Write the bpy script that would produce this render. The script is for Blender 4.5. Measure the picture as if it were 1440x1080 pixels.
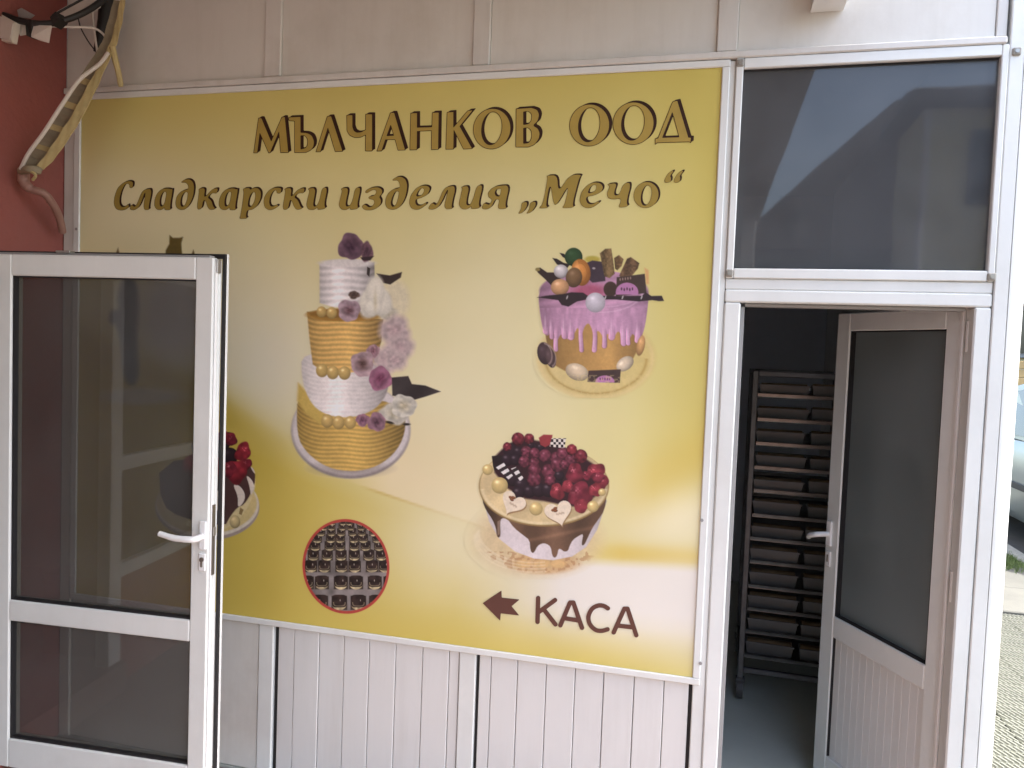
import bpy, math, random
import numpy as np
from mathutils import Matrix, Vector

# ------------------------------------------------------------------ camera, sky, sun, exposure
for o in list(bpy.data.objects):
    bpy.data.objects.remove(o)
S = bpy.context.scene
COL = S.collection
F_PX = 1081.0
R3 = np.array([[0.9686705485001735, 0.24554950158994565, 0.03718616325062277],
               [0.047503595809316436, -0.0362272741480074, -0.9982139014224308],
               [-0.24376377264384008, 0.968706883880121, -0.046756777794324376]])
CAM = np.array([2.59397319, -2.73665017, 1.76846575])
cd = bpy.data.cameras.new('camera')
cd.sensor_width = 36.0
cd.lens = F_PX / 1440 * 36
cd.clip_start = 0.05
cd.clip_end = 500
cam = bpy.data.objects.new('camera', cd)
COL.objects.link(cam)
M = Matrix.Identity(4)
for r in range(3):
    M[r][0] = R3[0][r]; M[r][1] = -R3[1][r]; M[r][2] = -R3[2][r]; M[r][3] = CAM[r]
cam.matrix_world = M
S.camera = cam

SUN_EL, SUN_AZ = 57.0, 9.0        # azimuth measured from +X towards +Y
W = bpy.data.worlds.new('World'); S.world = W; W.use_nodes = True
nt = W.node_tree
bg = nt.nodes['Background']
sky = nt.nodes.new('ShaderNodeTexSky')
sky.sky_type = 'NISHITA'; sky.sun_disc = False
sky.sun_elevation = math.radians(SUN_EL); sky.sun_rotation = math.radians(90 - SUN_AZ)
sky.dust_density = 3.0; sky.air_density = 1.0; sky.ozone_density = 0.35
nt.links.new(sky.outputs[0], bg.inputs[0])
bg.inputs[1].default_value = 0.15
sd = bpy.data.lights.new('sun', 'SUN'); sd.energy = 2.0; sd.angle = math.radians(0.5); sd.color = (1, .95, .87)
sun = bpy.data.objects.new('sun', sd); COL.objects.link(sun)
sv = Vector((math.cos(math.radians(SUN_EL)) * math.cos(math.radians(SUN_AZ)),
             math.cos(math.radians(SUN_EL)) * math.sin(math.radians(SUN_AZ)), math.sin(math.radians(SUN_EL))))
sun.rotation_euler = sv.to_track_quat('Z', 'Y').to_euler(); sun.location = (8, 4, 14)
S.view_settings.view_transform = 'Standard'; S.view_settings.look = 'None'
S.view_settings.gamma = 1; S.view_settings.use_curve_mapping = False
S.view_settings.exposure = 2.5
S.render.engine = 'CYCLES'
S.cycles.max_bounces = 12; S.cycles.diffuse_bounces = 6; S.cycles.transparent_max_bounces = 16
random.seed(5)
RNG = np.random.default_rng(11)

# ------------------------------------------------------------------ helpers
def lin(c):
    c = np.asarray(c, float) / 255.0
    return np.where(c <= .04045, c / 12.92, ((c + .055) / 1.055) ** 2.4)
def rgb(r, g, b):
    return tuple(float(x) for x in lin((r, g, b)))

def mat(name, col, rough=.5, var=.0, scale=4., bump=0., bscale=40., metal=0., streak=0., spec=.5, dirt=None, dscale=2.5, damt=.0):
    m = bpy.data.materials.new(name); m.use_nodes = True
    t = m.node_tree; n = t.nodes; l = t.links
    p = n['Principled BSDF']
    p.inputs['Roughness'].default_value = rough; p.inputs['Metallic'].default_value = metal
    p.inputs['Specular IOR Level'].default_value = spec
    tc = n.new('ShaderNodeTexCoord')
    c0 = n.new('ShaderNodeRGB'); c0.outputs[0].default_value = (*col, 1)
    cur = c0.outputs[0]
    def mapped(sc):
        mp = n.new('ShaderNodeMapping'); mp.inputs['Scale'].default_value = sc
        l.new(tc.outputs['Object'], mp.inputs[0]); return mp.outputs[0]
    def noise(sc, s, det=5, rg=.6):
        x = n.new('ShaderNodeTexNoise'); x.inputs['Scale'].default_value = s
        x.inputs['Detail'].default_value = det; x.inputs['Roughness'].default_value = rg
        l.new(mapped(sc), x.inputs['Vector']); return x.outputs['Fac']
    if var:
        x = noise((1, 1, 1), scale)
        mr = n.new('ShaderNodeMapRange'); mr.inputs[1].default_value = .25; mr.inputs[2].default_value = .75
        mr.inputs[3].default_value = 1 - var; mr.inputs[4].default_value = 1 + var * .6
        l.new(x, mr.inputs[0])
        mx = n.new('ShaderNodeMix'); mx.data_type = 'RGBA'; mx.blend_type = 'MULTIPLY'; mx.inputs[0].default_value = 1
        cv = n.new('ShaderNodeCombineColor')
        for k in range(3): l.new(mr.outputs[0], cv.inputs[k])
        l.new(cur, mx.inputs[6]); l.new(cv.outputs[0], mx.inputs[7]); cur = mx.outputs[2]
    for amt, sc, s in ((streak, (5, 5, .5), 3.), (damt, (1, 1, 1), dscale)):
        if not amt: continue
        x = noise(sc, s, 6, .65)
        mr = n.new('ShaderNodeMapRange'); mr.inputs[1].default_value = .48; mr.inputs[2].default_value = .78
        mr.inputs[3].default_value = 0; mr.inputs[4].default_value = amt
        l.new(x, mr.inputs[0])
        mx = n.new('ShaderNodeMix'); mx.data_type = 'RGBA'
        l.new(mr.outputs[0], mx.inputs[0]); l.new(cur, mx.inputs[6])
        mx.inputs[7].default_value = (*(dirt or (.12, .10, .08)), 1); cur = mx.outputs[2]
    l.new(cur, p.inputs['Base Color'])
    if bump:
        x = noise((1, 1, 1), bscale, 4, .6)
        b = n.new('ShaderNodeBump'); b.inputs['Strength'].default_value = bump; b.inputs['Distance'].default_value = .004
        l.new(x, b.inputs['Height']); l.new(b.outputs[0], p.inputs['Normal'])
    return m

def glass(name, tint, rough=.015, dust=.04, dustcol=(.4, .4, .4), ior=1.5, frost=0.):
    m = bpy.data.materials.new(name); m.use_nodes = True
    t = m.node_tree; n = t.nodes; l = t.links
    n.remove(n['Principled BSDF']); out = n['Material Output']
    tr = n.new('ShaderNodeBsdfTransparent'); tr.inputs[0].default_value = (*tint, 1)
    gl = n.new('ShaderNodeBsdfGlossy'); gl.inputs['Roughness'].default_value = rough
    fr = n.new('ShaderNodeFresnel'); fr.inputs[0].default_value = ior
    ge = n.new('ShaderNodeNewGeometry'); im = n.new('ShaderNodeMix'); im.data_type = 'FLOAT'
    im.inputs[2].default_value = ior; im.inputs[3].default_value = 1 / ior
    l.new(ge.outputs['Backfacing'], im.inputs[0]); l.new(im.outputs[0], fr.inputs[0])
    mx = n.new('ShaderNodeMixShader'); l.new(fr.outputs[0], mx.inputs[0])
    df = n.new('ShaderNodeBsdfDiffuse'); df.inputs[0].default_value = (*dustcol, 1)
    tc = n.new('ShaderNodeTexCoord'); ns = n.new('ShaderNodeTexNoise'); ns.inputs['Scale'].default_value = 3.5
    ns.inputs['Detail'].default_value = 8; l.new(tc.outputs['Object'], ns.inputs['Vector'])
    mr = n.new('ShaderNodeMapRange'); mr.inputs[1].default_value = .3; mr.inputs[2].default_value = .7
    mr.inputs[3].default_value = dust * .75; mr.inputs[4].default_value = dust * 1.3
    l.new(ns.outputs['Fac'], mr.inputs[0])
    wv = n.new('ShaderNodeTexNoise'); wv.inputs['Scale'].default_value = 2.6; wv.inputs['Detail'].default_value = 1.5
    l.new(tc.outputs['Object'], wv.inputs['Vector'])
    bp = n.new('ShaderNodeBump'); bp.inputs['Strength'].default_value = .12; bp.inputs['Distance'].default_value = .006
    l.new(wv.outputs['Fac'], bp.inputs['Height']); l.new(bp.outputs[0], gl.inputs['Normal'])
    m2 = n.new('ShaderNodeMixShader'); l.new(mr.outputs[0], m2.inputs[0])
    base = tr.outputs[0]
    if frost:
        tl = n.new('ShaderNodeBsdfTranslucent'); tl.inputs[0].default_value = (.55, .6, .58, 1)
        m3 = n.new('ShaderNodeMixShader'); m3.inputs[0].default_value = frost
        l.new(tr.outputs[0], m3.inputs[1]); l.new(tl.outputs[0], m3.inputs[2]); base = m3.outputs[0]
    l.new(base, m2.inputs[1]); l.new(df.outputs[0], m2.inputs[2])
    l.new(m2.outputs[0], mx.inputs[1]); l.new(gl.outputs[0], mx.inputs[2])
    l.new(mx.outputs[0], out.inputs['Surface'])
    return m

class MB:
    def __init__(s): s.v = []; s.f = []
    def add(s, vs, fs):
        b = len(s.v); s.v += [tuple(map(float, p)) for p in vs]; s.f += [tuple(b + i for i in q) for q in fs]; return s
    def box(s, x0, x1, y0, y1, z0, z1, c=.0):
        x0, x1 = sorted((x0, x1)); y0, y1 = sorted((y0, y1)); z0, z1 = sorted((z0, z1))
        if c <= 0:
            v = [(x, y, z) for z in (z0, z1) for y in (y0, y1) for x in (x0, x1)]
            return s.add(v, [(0, 2, 3, 1), (4, 5, 7, 6), (0, 1, 5, 4), (2, 6, 7, 3), (0, 4, 6, 2), (1, 3, 7, 5)])
        c = min(c, (x1 - x0) * .45, (y1 - y0) * .45, (z1 - z0) * .45)
        v = []; idx = {}
        for i, x in enumerate((x0, x1)):
            for j, y in enumerate((y0, y1)):
                for k, z in enumerate((z0, z1)):
                    sx = c if i == 0 else -c; sy = c if j == 0 else -c; sz = c if k == 0 else -c
                    for a, p in enumerate(((x, y + sy, z + sz), (x + sx, y, z + sz), (x + sx, y + sy, z))):
                        idx[i, j, k, a] = len(v); v.append(p)
        f = []
        q = lambda *a: f.append(tuple(idx[t] for t in a))
        q((0,0,0,0),(0,0,1,0),(0,1,1,0),(0,1,0,0)); q((1,0,0,0),(1,1,0,0),(1,1,1,0),(1,0,1,0))
        q((0,0,0,1),(1,0,0,1),(1,0,1,1),(0,0,1,1)); q((0,1,0,1),(0,1,1,1),(1,1,1,1),(1,1,0,1))
        q((0,0,0,2),(0,1,0,2),(1,1,0,2),(1,0,0,2)); q((0,0,1,2),(1,0,1,2),(1,1,1,2),(0,1,1,2))
        for k in (0, 1):
            for j in (0, 1): q((0,j,k,1),(0,j,k,2),(1,j,k,2),(1,j,k,1))
        for k in (0, 1):
            for i in (0, 1): q((i,0,k,0),(i,0,k,2),(i,1,k,2),(i,1,k,0))
        for j in (0, 1):
            for i in (0, 1): q((i,j,0,0),(i,j,0,1),(i,j,1,1),(i,j,1,0))
        for i in (0, 1):
            for j in (0, 1):
                for k in (0, 1): q((i,j,k,0),(i,j,k,1),(i,j,k,2))
        return s.add(v, f)
    def prism(s, poly, axis, a, b):
        # poly: list of 2-D points, extruded along axis ('x','y','z') from a to b
        n = len(poly)
        def P(p, t):
            return {'x': (t, p[0], p[1]), 'y': (p[0], t, p[1]), 'z': (p[0], p[1], t)}[axis]
        v = [P(p, a) for p in poly] + [P(p, b) for p in poly]
        f = [tuple(range(n)), tuple(range(2 * n - 1, n - 1, -1))]
        f += [(i, n + i, n + (i + 1) % n, (i + 1) % n) for i in range(n)]
        return s.add(v, f)
    def tube(s, pts, r, n=8, cap=True):
        pts = [Vector(p) for p in pts]; m = len(pts)
        rs = r if isinstance(r, (list, tuple)) else [r] * m
        up = None; rings = []
        for i, p in enumerate(pts):
            t = (pts[min(i + 1, m - 1)] - pts[max(i - 1, 0)]).normalized()
            if up is None: up = t.orthogonal().normalized()
            up = (up - up.dot(t) * t).normalized(); bi = t.cross(up)
            rings.append([p + rs[i] * (math.cos(2 * math.pi * k / n) * up + math.sin(2 * math.pi * k / n) * bi) for k in range(n)])
        v = [q for ring in rings for q in ring]
        f = [(i * n + k, i * n + (k + 1) % n, (i + 1) * n + (k + 1) % n, (i + 1) * n + k) for i in range(m - 1) for k in range(n)]
        if cap: f += [tuple(range(n - 1, -1, -1)), tuple((m - 1) * n + k for k in range(n))]
        return s.add(v, f)
    def build(s, name, m, parent=None, smooth=False):
        me = bpy.data.meshes.new(name); me.from_pydata(s.v, [], s.f); me.update()
        import bmesh
        bm = bmesh.new(); bm.from_mesh(me); bmesh.ops.recalc_face_normals(bm, faces=bm.faces); bm.to_mesh(me); bm.free()
        if smooth:
            me.polygons.foreach_set('use_smooth', [True] * len(me.polygons))
            try: me.set_sharp_from_angle(angle=math.radians(40))
            except Exception: pass
        o = bpy.data.objects.new(name, me); COL.objects.link(o)
        if m: me.materials.append(m)
        if parent: o.parent = parent
        return o
def smooth_pts(pts, n=6):
    pts = [np.array(p, float) for p in pts]; out = []
    P = [2 * pts[0] - pts[1]] + pts + [2 * pts[-1] - pts[-2]]
    for i in range(1, len(P) - 2):
        a, b, c, d = P[i - 1:i + 3]
        for k in range(n):
            t = k / n
            out.append(.5 * (2 * b + (c - a) * t + (2 * a - 5 * b + 4 * c - d) * t * t + (3 * b - a - 3 * c + d) * t ** 3))
    out.append(pts[-1]); return [tuple(p) for p in out]
def thing(name, label, cat, loc=(0, 0, 0), rz=0, group=None):
    o = bpy.data.objects.new(name, None); COL.objects.link(o); o.empty_display_size = .1
    o.location = loc; o.rotation_euler = (0, 0, rz)
    return tag(o, label, cat, group)
def tag(o, label, cat, group=None):
    o['label'] = label; o['category'] = cat
    if group: o['group'] = group
    return o
def struct(o): o['kind'] = 'structure'; return o
def clone(o, parent=None, name=None):
    c = o.copy(); COL.objects.link(c)
    if parent: c.parent = parent
    return c
def pix(px, py, Y=0.):
    # a point of the photograph carried onto the upright plane at depth Y
    d = R3.T @ np.array([(px - 720) / F_PX, (py - 540) / F_PX, 1.0])
    return CAM + d * ((Y - CAM[1]) / d[1])
def pixarr(px, py, Y):
    a = (px - 720) / F_PX; b = (py - 540) / F_PX
    d = np.stack([R3[0, k] * a + R3[1, k] * b + R3[2, k] for k in range(3)], -1)
    return CAM + d * ((Y - CAM[1]) / d[..., 1:2])

# ------------------------------------------------------------------ materials
PVC = mat('white_pvc', (.745, .755, .725), .32, .06, 3, .08, 60, damt=.18, dirt=(.35, .31, .26), streak=.06)
PVC_D = mat('aged_white_pvc', (.66, .64, .60), .42, .08, 2.2, .1, 40, damt=.3, dirt=(.30, .26, .20), streak=.22)
PANEL = mat('fascia_panel', (.67, .65, .60), .5, .08, 1.5, .12, 25, damt=.3, dirt=(.34, .29, .22), streak=.14)
PLANKM = mat('pvc_plank', (.71, .70, .675), .36, .06, 2.5, .06, 50, streak=.16, dirt=(.36, .32, .26), damt=.14)
GASKET = mat('black_rubber', (.012, .011, .012), .6)
RAW = mat('grey_profile', (.30, .29, .28), .5, .1, 5)
PINK = mat('pink_plaster', rgb(142, 78, 70), .85, .16, 3, .8, 45, damt=.4, dirt=(.20, .10, .085), dscale=1.6)
BRACKET = mat('corner_bracket', (.33, .31, .27), .5, .2, 30, damt=.5, dirt=(.1, .08, .06), dscale=60)
STEEL = mat('dull_steel', (.42, .40, .37), .35, .12, 12, metal=.9)
CHROME = mat('lock_metal', (.22, .20, .17), .35, .1, 30, metal=.7)
WHITEP = mat('white_handle', (.82, .82, .81), .22, .02, 5)
REDFLOOR = mat('red_brown_floor', rgb(124, 102, 93), .55, .18, 5, .2, 40, damt=.3, dirt=(.10, .06, .05))
DARKSLOT = mat('dark_slot', (.02, .018, .016), .6)
TINT = glass('tinted_glass', (.48, .475, .46), .02, .12, (.36, .37, .36))
TRANSG = glass('transom_glass', (.34, .33, .33), .03, .17, (.34, .36, .38), 1.5)
FROST = glass('frosted_glass', (.22, .25, .25), .30, .5, (.27, .31, .31), 1.5, frost=.55)

def vmat(name, rough=.42, coat=0.):
    m = bpy.data.materials.new(name); m.use_nodes = True
    t = m.node_tree; n = t.nodes; l = t.links; p = n['Principled BSDF']
    a = n.new('ShaderNodeAttribute'); a.attribute_name = 'print_colour'
    l.new(a.outputs['Color'], p.inputs['Base Color'])
    p.inputs['Roughness'].default_value = rough; p.inputs['Specular IOR Level'].default_value = .35
    tc = n.new('ShaderNodeTexCoord'); ns = n.new('ShaderNodeTexNoise'); ns.inputs['Scale'].default_value = 2.2; ns.inputs['Detail'].default_value = 2
    l.new(tc.outputs['Object'], ns.inputs['Vector'])
    b = n.new('ShaderNodeBump'); b.inputs['Strength'].default_value = .25; b.inputs['Distance'].default_value = .01
    l.new(ns.outputs['Fac'], b.inputs['Height']); l.new(b.outputs[0], p.inputs['Normal'])
    return m
PRINT = vmat('vinyl_print')

# ================================================================== THE SETTING
# ground --------------------------------------------------------------
ASPH = mat('asphalt', (.06, .06, .058), .9, .25, 8, .6, 120)
CONC = mat('concrete', (.115, .115, .10), .85, .2, 4, .5, 70, damt=.35, dirt=(.10, .10, .08))
PAVER = mat('concrete_paver', (.17, .175, .145), .85, .22, 6, .5, 90, damt=.4, dirt=(.085, .095, .06), dscale=5)
PGROOVE = mat('paver_groove', (.075, .08, .06), .9, .25, 8, .4, 90)
KERBM = mat('kerb_concrete', (.26, .26, .23), .85, .2, 9, .6, 80)
CREAMW = mat('cream_plaster', rgb(214, 206, 168), .85, .08, 2, .3, 60)
SOIL = mat('joint_sand', (.12, .115, .09), .95, .2, 20)

struct(MB().box(-120, 120, -120, 120, -.4, -.10).build('ground', ASPH))
struct(MB().box(7.2 - 2.6, 16, -30, 13.2, -.099, -.06).build('road', ASPH))
struct(MB().box(-1.2, 3.50, -9, -.02, -.095, 0).build('arcade_floor', REDFLOOR))

# pavement of hatched slabs right of the shop
pav = struct(MB().box(3.505, 5.02, -9, 3.42, -.095, -.02).build('pavement', SOIL))
PW = .30
def paver_mesh():
    b = MB(); g = .004
    b.box(g, PW - g, g, PW - g, -.015, .0, .003)
    # rows of raised diagonal ribs
    ca, sa = math.cos(math.radians(118)), math.sin(math.radians(118))
    for j in range(5):
        for i in range(11):
            cx = .018 + i * .0265 + (j % 2) * .006; cy = .030 + j * .060
            w, h = .0072, .027
            base = [(-h, -w), (h, -w), (h, w), (-h, w)]; top = [(-h * .88, -w * .55), (h * .88, -w * .55), (h * .88, w * .55), (-h * .88, w * .55)]
            v = [(cx + x * ca - y * sa, cy + x * sa + y * ca, -.0005) for x, y in base] + [(cx + x * ca - y * sa, cy + x * sa + y * ca, .0065) for x, y in top]
            b.add(v, [(4, 5, 6, 7), (0, 1, 5, 4), (1, 2, 6, 5), (2, 3, 7, 6), (3, 0, 4, 7)])
    return b
proto = None
k = 0
for i in range(5):
    for j in range(16):
        x = 3.51 + i * PW; y = -1.4 + j * PW
        if proto is None:
            proto = paver_mesh().build('paver', PAVER, pav); o = proto
        proto.data.materials.append(PGROOVE)
        for fc in proto.data.polygons:
            if fc.center.z < .0012 : fc.material_index = 1
        else:
            o = clone(proto, pav)
        o.location = (x, y, random.uniform(-.002, .003)); o.rotation_euler = (random.uniform(-.006, .006), random.uniform(-.006, .006), 0)
# broad concrete slabs, drain joint, grass and kerb beyond
slabs = struct(MB().box(3.56, 5.55, 3.46, 13, -.095, -.03).build('footpath', SOIL))
for j, (y0, y1) in enumerate(((3.47, 4.15), (4.165, 5.05), (5.065, 5.6), (5.615, 7.2), (7.215, 9.2), (9.215, 12.9))):
    for (x0, x1) in ((3.57, 4.6), (4.615, 5.4)):
        o = MB().box(x0, x1, y0, y1, -.03, random.uniform(-.004, .004), .008).build('slab', CONC, slabs)
kerb = struct(MB().box(5.43, 5.56, -9, 12.9, -.098, -.03).build('kerb', SOIL))
for j in range(14):
    y = 1.0 + j * .8
    MB().box(5.425, 5.565, y, y + .785, -.06, .03 + random.uniform(-.006, .006), .018).build('kerb_stone', KERBM, kerb)
# the edge stone: light block against the pavement
GR = mat('grass_blade', rgb(98, 116, 62), .7, .3, 20)
gb = MB()
for k in range(1500):
    if k < 900:
        x = random.gauss(5.30, .09); y = random.gauss(5.05, .16)
    else:
        x = random.uniform(5.38, 5.44); y = random.uniform(3.6, 7)
    if x < 5.05 or x > 5.60: continue
    a = random.uniform(0, 6.28); h = random.uniform(.02, .06) * math.exp(-((x - 5.2) / .4) ** 2); w = .004
    dx, dy = math.cos(a) * w, math.sin(a) * w; ex, ey = random.gauss(0, .03), random.gauss(0, .03)
    gb.add([(x - dx, y - dy, .0), (x + dx, y + dy, .0), (x + ex, y + ey, h + .01)], [(0, 1, 2)])
o = gb.build('grass', GR); o['kind'] = 'stuff'

# pink side wall of the arcade with a white framed doorway -------------
pw = thing('side_wall', 'pink plastered side wall at the left meeting the white shop front', 'wall', (0, 0, 0))
XP = -.088
MB().box(-.45, XP, -.475, .0, .0, 5.2).build('wall_section', PINK, pw)
MB().box(-.45, XP, -1.53, -.475, 2.12, 5.2).build('wall_section', PINK, pw)
MB().box(-.45, XP, -9, -1.53, .0, .55).build('wall_section', PINK, pw)
MB().box(-.45, XP, -9, -1.53, 2.12, 5.2).build('wall_section', PINK, pw)
MB().box(-.45, -.0, -1.53, -.475, 0, .15).build('doorstep', REDFLOOR, pw)
df = MB()
df.box(-.10, -.03, -.545, -.476, .15, 2.05, .004).box(-.10, -.03, -1.53, -1.44, .15, 2.05, .004).box(-.10, -.03, -1.53, -.476, 2.05, 2.119, .004)
df.build('door_frame', PVC, pw)
wf = MB()
wf.box(-.15, -.06, -4.4, -1.532, .552, .62, .004).box(-.15, -.06, -4.4, -1.532, 1.09, 1.16, .004).box(-.15, -.06, -4.4, -1.532, 2.05, 2.118, .004)
for y in (-2.5, -3.5, -4.4): wf.box(-.15, -.06, y, y + .07, .62, 2.05, .004)
wf.build('window_frame', PVC, pw)
MB().box(-.11, -.10, -4.33, -1.532, .62, 2.05).build('window_pane', mat('dark_pane', (.05, .055, .05), .1), pw)
MB().box(-2.2, -.452, -3.0, -2.95, 0, 3).box(-2.2, -.452, -.10, -.05, 0, 3).box(-2.25, -2.2, -3, -.05, 0, 3).box(-2.2, -.452, -2.95, -.10, 2.9, 3.0).box(-2.2, -.452, -2.95, -.10, 0, .1).build('side_room_shell', mat('side_room', (.35, .27, .2), .8), pw)

# canopy over the arcade ----------------------------------------------
cano = thing('arcade_canopy', 'flat canopy roof over the arcade in front of the shop', 'canopy', (0, 0, 3.2))
CAN = mat('canopy_underside', (.62, .61, .56), .8, .12, 2, .3, 40, damt=.3)
MB().box(XP, 3.05, -9, -.005, 0, .22).build('roof_slab', CAN, cano)
MB().box(-.45, 3.62, .0, 3.8, -.03, .22).build('roof_slab', CAN, cano)
for y in (-8.5, -5.5):
    MB().box(2.86, 3.0, y, y + .14, -3.2, 0, .01).build('canopy_post', PVC_D, cano)

# upper floor of the shop building
MB_up = MB().box(-6, 3.6, .02, 9, 3.425, 7.5)
upper = thing('upper_storey', 'plain plastered upper storey above the shop front', 'building', (0, 0, 3.42))
o = MB_up.build('storey_wall', mat('upper_plaster', (.5, .42, .33), .85, .1, 2), upper); o.location = (0, 0, -3.42)
MB().box(-6, -.46, -9, .015, 3.43, 7.5).build('storey_wall', bpy.data.materials['upper_plaster'], upper).location = (0, 0, -3.42)

# bakery room behind the doorway ---------------------------------------
ROOMW = mat('room_paint', (.72, .72, .76), .8, .1, 2, .2, 40)
ROOMF = mat('room_floor', (.64, .66, .58), .42, .15, 3, .1, 30, damt=.25, dirt=(.16, .16, .13), dscale=3)
struct(MB().box(-.2, 3.46, .0, 3.6, -.09, .0).build('room_floor', ROOMF))
struct(MB().box(-.2, 3.46, 3.5, 3.6, .001, 3.1).build('back_wall', ROOMW))
struct(MB().box(-.2, -.1, .12, 3.5, .001, 3.1).build('inner_wall', ROOMW))
struct(MB().box(-.1, 3.455, .12, 3.5, 3.0, 3.1).build('room_ceiling', ROOMW))
sw = thing('right_outer_wall', 'white rendered outer wall along the street side of the shop', 'wall')
MB().box(3.461, 3.535, .13, 3.62, 0, 3.16).build('wall_section', mat('white_render', (.62, .6, .56), .8, .08, 3), sw)

# ================================================================== SHOP FRONT PARTITION
pt = thing('shop_partition', 'white plastic panelled shop front wall carrying the big yellow sign', 'partition wall')
# concealed backing of the partition
MB().box(-.086, 2.60, .035, .115, 0, 3.165).build('backing', DARKSLOT, pt)
MB().box(2.60, 3.456, .035, .115, 2.80, 3.165).build('backing', DARKSLOT, pt)
# lower boards
edges = [.9725, 1.045, 1.155, 1.263, 1.37, 1.481, 1.592, 1.699, 1.739]
edges2 = [1.8185, 1.865, 1.967, 2.076, 2.183, 2.288, 2.397, 2.502, 2.589]
for ed in (edges, edges2):
    for a, b in zip(ed[:-1], ed[1:]):
        d = random.uniform(-.0015, .0015)
        MB().box(a + .0012, b - .0012, .0 + d, .03, .004, .628, .0022).build('plank', PLANKM, pt)
MB().box(-.03, .884, -.002, .03, .004, .628, .003).build('board', PANEL, pt)
MB().box(.888, .9535, -.006, .034, .0, .63, .003).build('post', PVC, pt)
MB().box(1.7415, 1.806, -.006, .034, .0, .63, .003).build('post', PVC, pt)
MB().box(2.6005, 2.6425, -.008, .10, .0, 2.762, .003).build('post', PVC, pt)
MB().box(-.086, -.032, -.012, .034, .0, 2.75, .004).build('post', PVC_D, pt)
MB().box(.9545, .9715, .012, .034, .0, .63).build('gasket', GASKET, pt)
MB().box(1.8065, 1.818, .012, .034, .0, .63).build('gasket', GASKET, pt)
MB().box(2.5895, 2.600, .012, .034, .0, .63).build('gasket', GASKET, pt)
# backing sheet behind the sign
MB().box(-.03, 2.60, .002, .034, .632, 2.755).build('board', PANEL, pt)
# fascia above the sign
zb = 2.79
tops = [(-.085, .8595), (.9305, 1.7125), (1.7785, 2.5765), (2.6445, 3.418)]
for a, b in tops:
    MB().box(a, b, -.001, .03, zb + .002, 3.17, .002).build('fascia_panel', PANEL, pt)
for a, b in ((.860, .930), (1.713, 1.778), (2.577, 2.644)):
    MB().box(a, b, -.012, .034, zb + .003, 3.17, .003).build('batten', PVC_D, pt)
MB().box(3.4195, 3.45, -.006, .034, zb + .003, 3.17, .003).build('batten', PVC_D, pt)
bm_ = MB().box(-.084, 3.449, -.022, .034, 2.7665, zb, .004)
bm_.build('beam', PVC_D, pt)
MB().box(3.458, 3.4995, -.016, .128, .0, 3.17, .003).build('post', PVC, pt)
# rounded street-side corner trim
b = MB(); prof = []
cxr, cyr, rr, rq = 3.4985, .052, .060, .068
for k in range(13):
    a = math.radians(-90 + 90 * k / 12); prof.append((cxr + .002 + rr * math.cos(a), cyr + rq * math.sin(a)))
prof += [(cxr + .002 + rr, .128), (cxr + .002, .128)]
b.prism(prof, 'z', 0, 3.17)
b.build('corner_trim', PVC, pt, smooth=True)

# ================================================================== DOOR FRAME + TRANSOM
fr = thing('door_frame', 'white plastic frame around the open doorway on the right', 'door frame', (3.05, 0, 0))
def loc(o, p): o.location = (-p[0], -p[1], -p[2]); return o
def fbox(name, m, *a, c=.003, par=fr):
    o = MB().box(*a, c).build(name, m, par); return loc(o, par.location)
fbox('jamb', PVC, 2.6435, 2.697, -.014, .07, .03, 1.951, c=.005)
fbox('jamb', PVC, 3.408, 3.456, -.014, .07, .03, 1.951, c=.005)
fbox('head', PVC, 2.6435, 3.456, -.014, .07, 1.952, 1.995, c=.005)
fbox('threshold', STEEL, 2.6435, 3.456, -.012, .08, .0, .03, c=.005)
fbox('rebate', RAW, 2.697, 2.712, .02, .068, .03, 1.94, c=.002)
fbox('rebate', RAW, 2.712, 3.393, .02, .068, 1.94, 1.951, c=.002)

tw = thing('transom_window', 'dark glazed fixed transom window above the right doorway', 'window', (3.05, 0, 2.0))
fbox('rail', PVC, 2.6435, 3.456, -.010, .07, 1.9955, 2.032, par=tw)
fbox('bead', PVC, 2.668, 3.436, -.018, .03, 2.0325, 2.066, c=.003, par=tw)
fbox('bead', PVC, 2.668, 3.436, -.018, .03, 2.731, 2.7655, c=.003, par=tw)
fbox('bead', PVC, 2.6435, 2.6675, -.018, .03, 2.0325, 2.7655, c=.003, par=tw)
fbox('bead', PVC, 3.4365, 3.4565, -.018, .03, 2.0325, 2.7655, c=.003, par=tw)
loc(MB().box(2.655, 3.45, .006, .012, 2.05, 2.75).build('pane', TRANSG, tw), tw.location)
fbox('gasket', GASKET, 2.6675, 3.4365, -.003, .004, 2.066, 2.069, c=.0005, par=tw)
fbox('gasket', GASKET, 2.6675, 3.4365, -.003, .004, 2.728, 2.731, c=.0005, par=tw)
for x, z in ((2.655, 2.049), (3.448, 2.047), (2.656, 2.749), (3.476, 2.740)):
    o = loc(MB().box(x - .0125, x + .0125, -.0235, -.008, z - .0125, z + .0125, .004).build('corner_bracket', BRACKET, tw), tw.location)
    s = MB().tube([(x, -.0235, z), (x, -.0265, z)], .006, 10).build('screw', STEEL, o)

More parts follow.
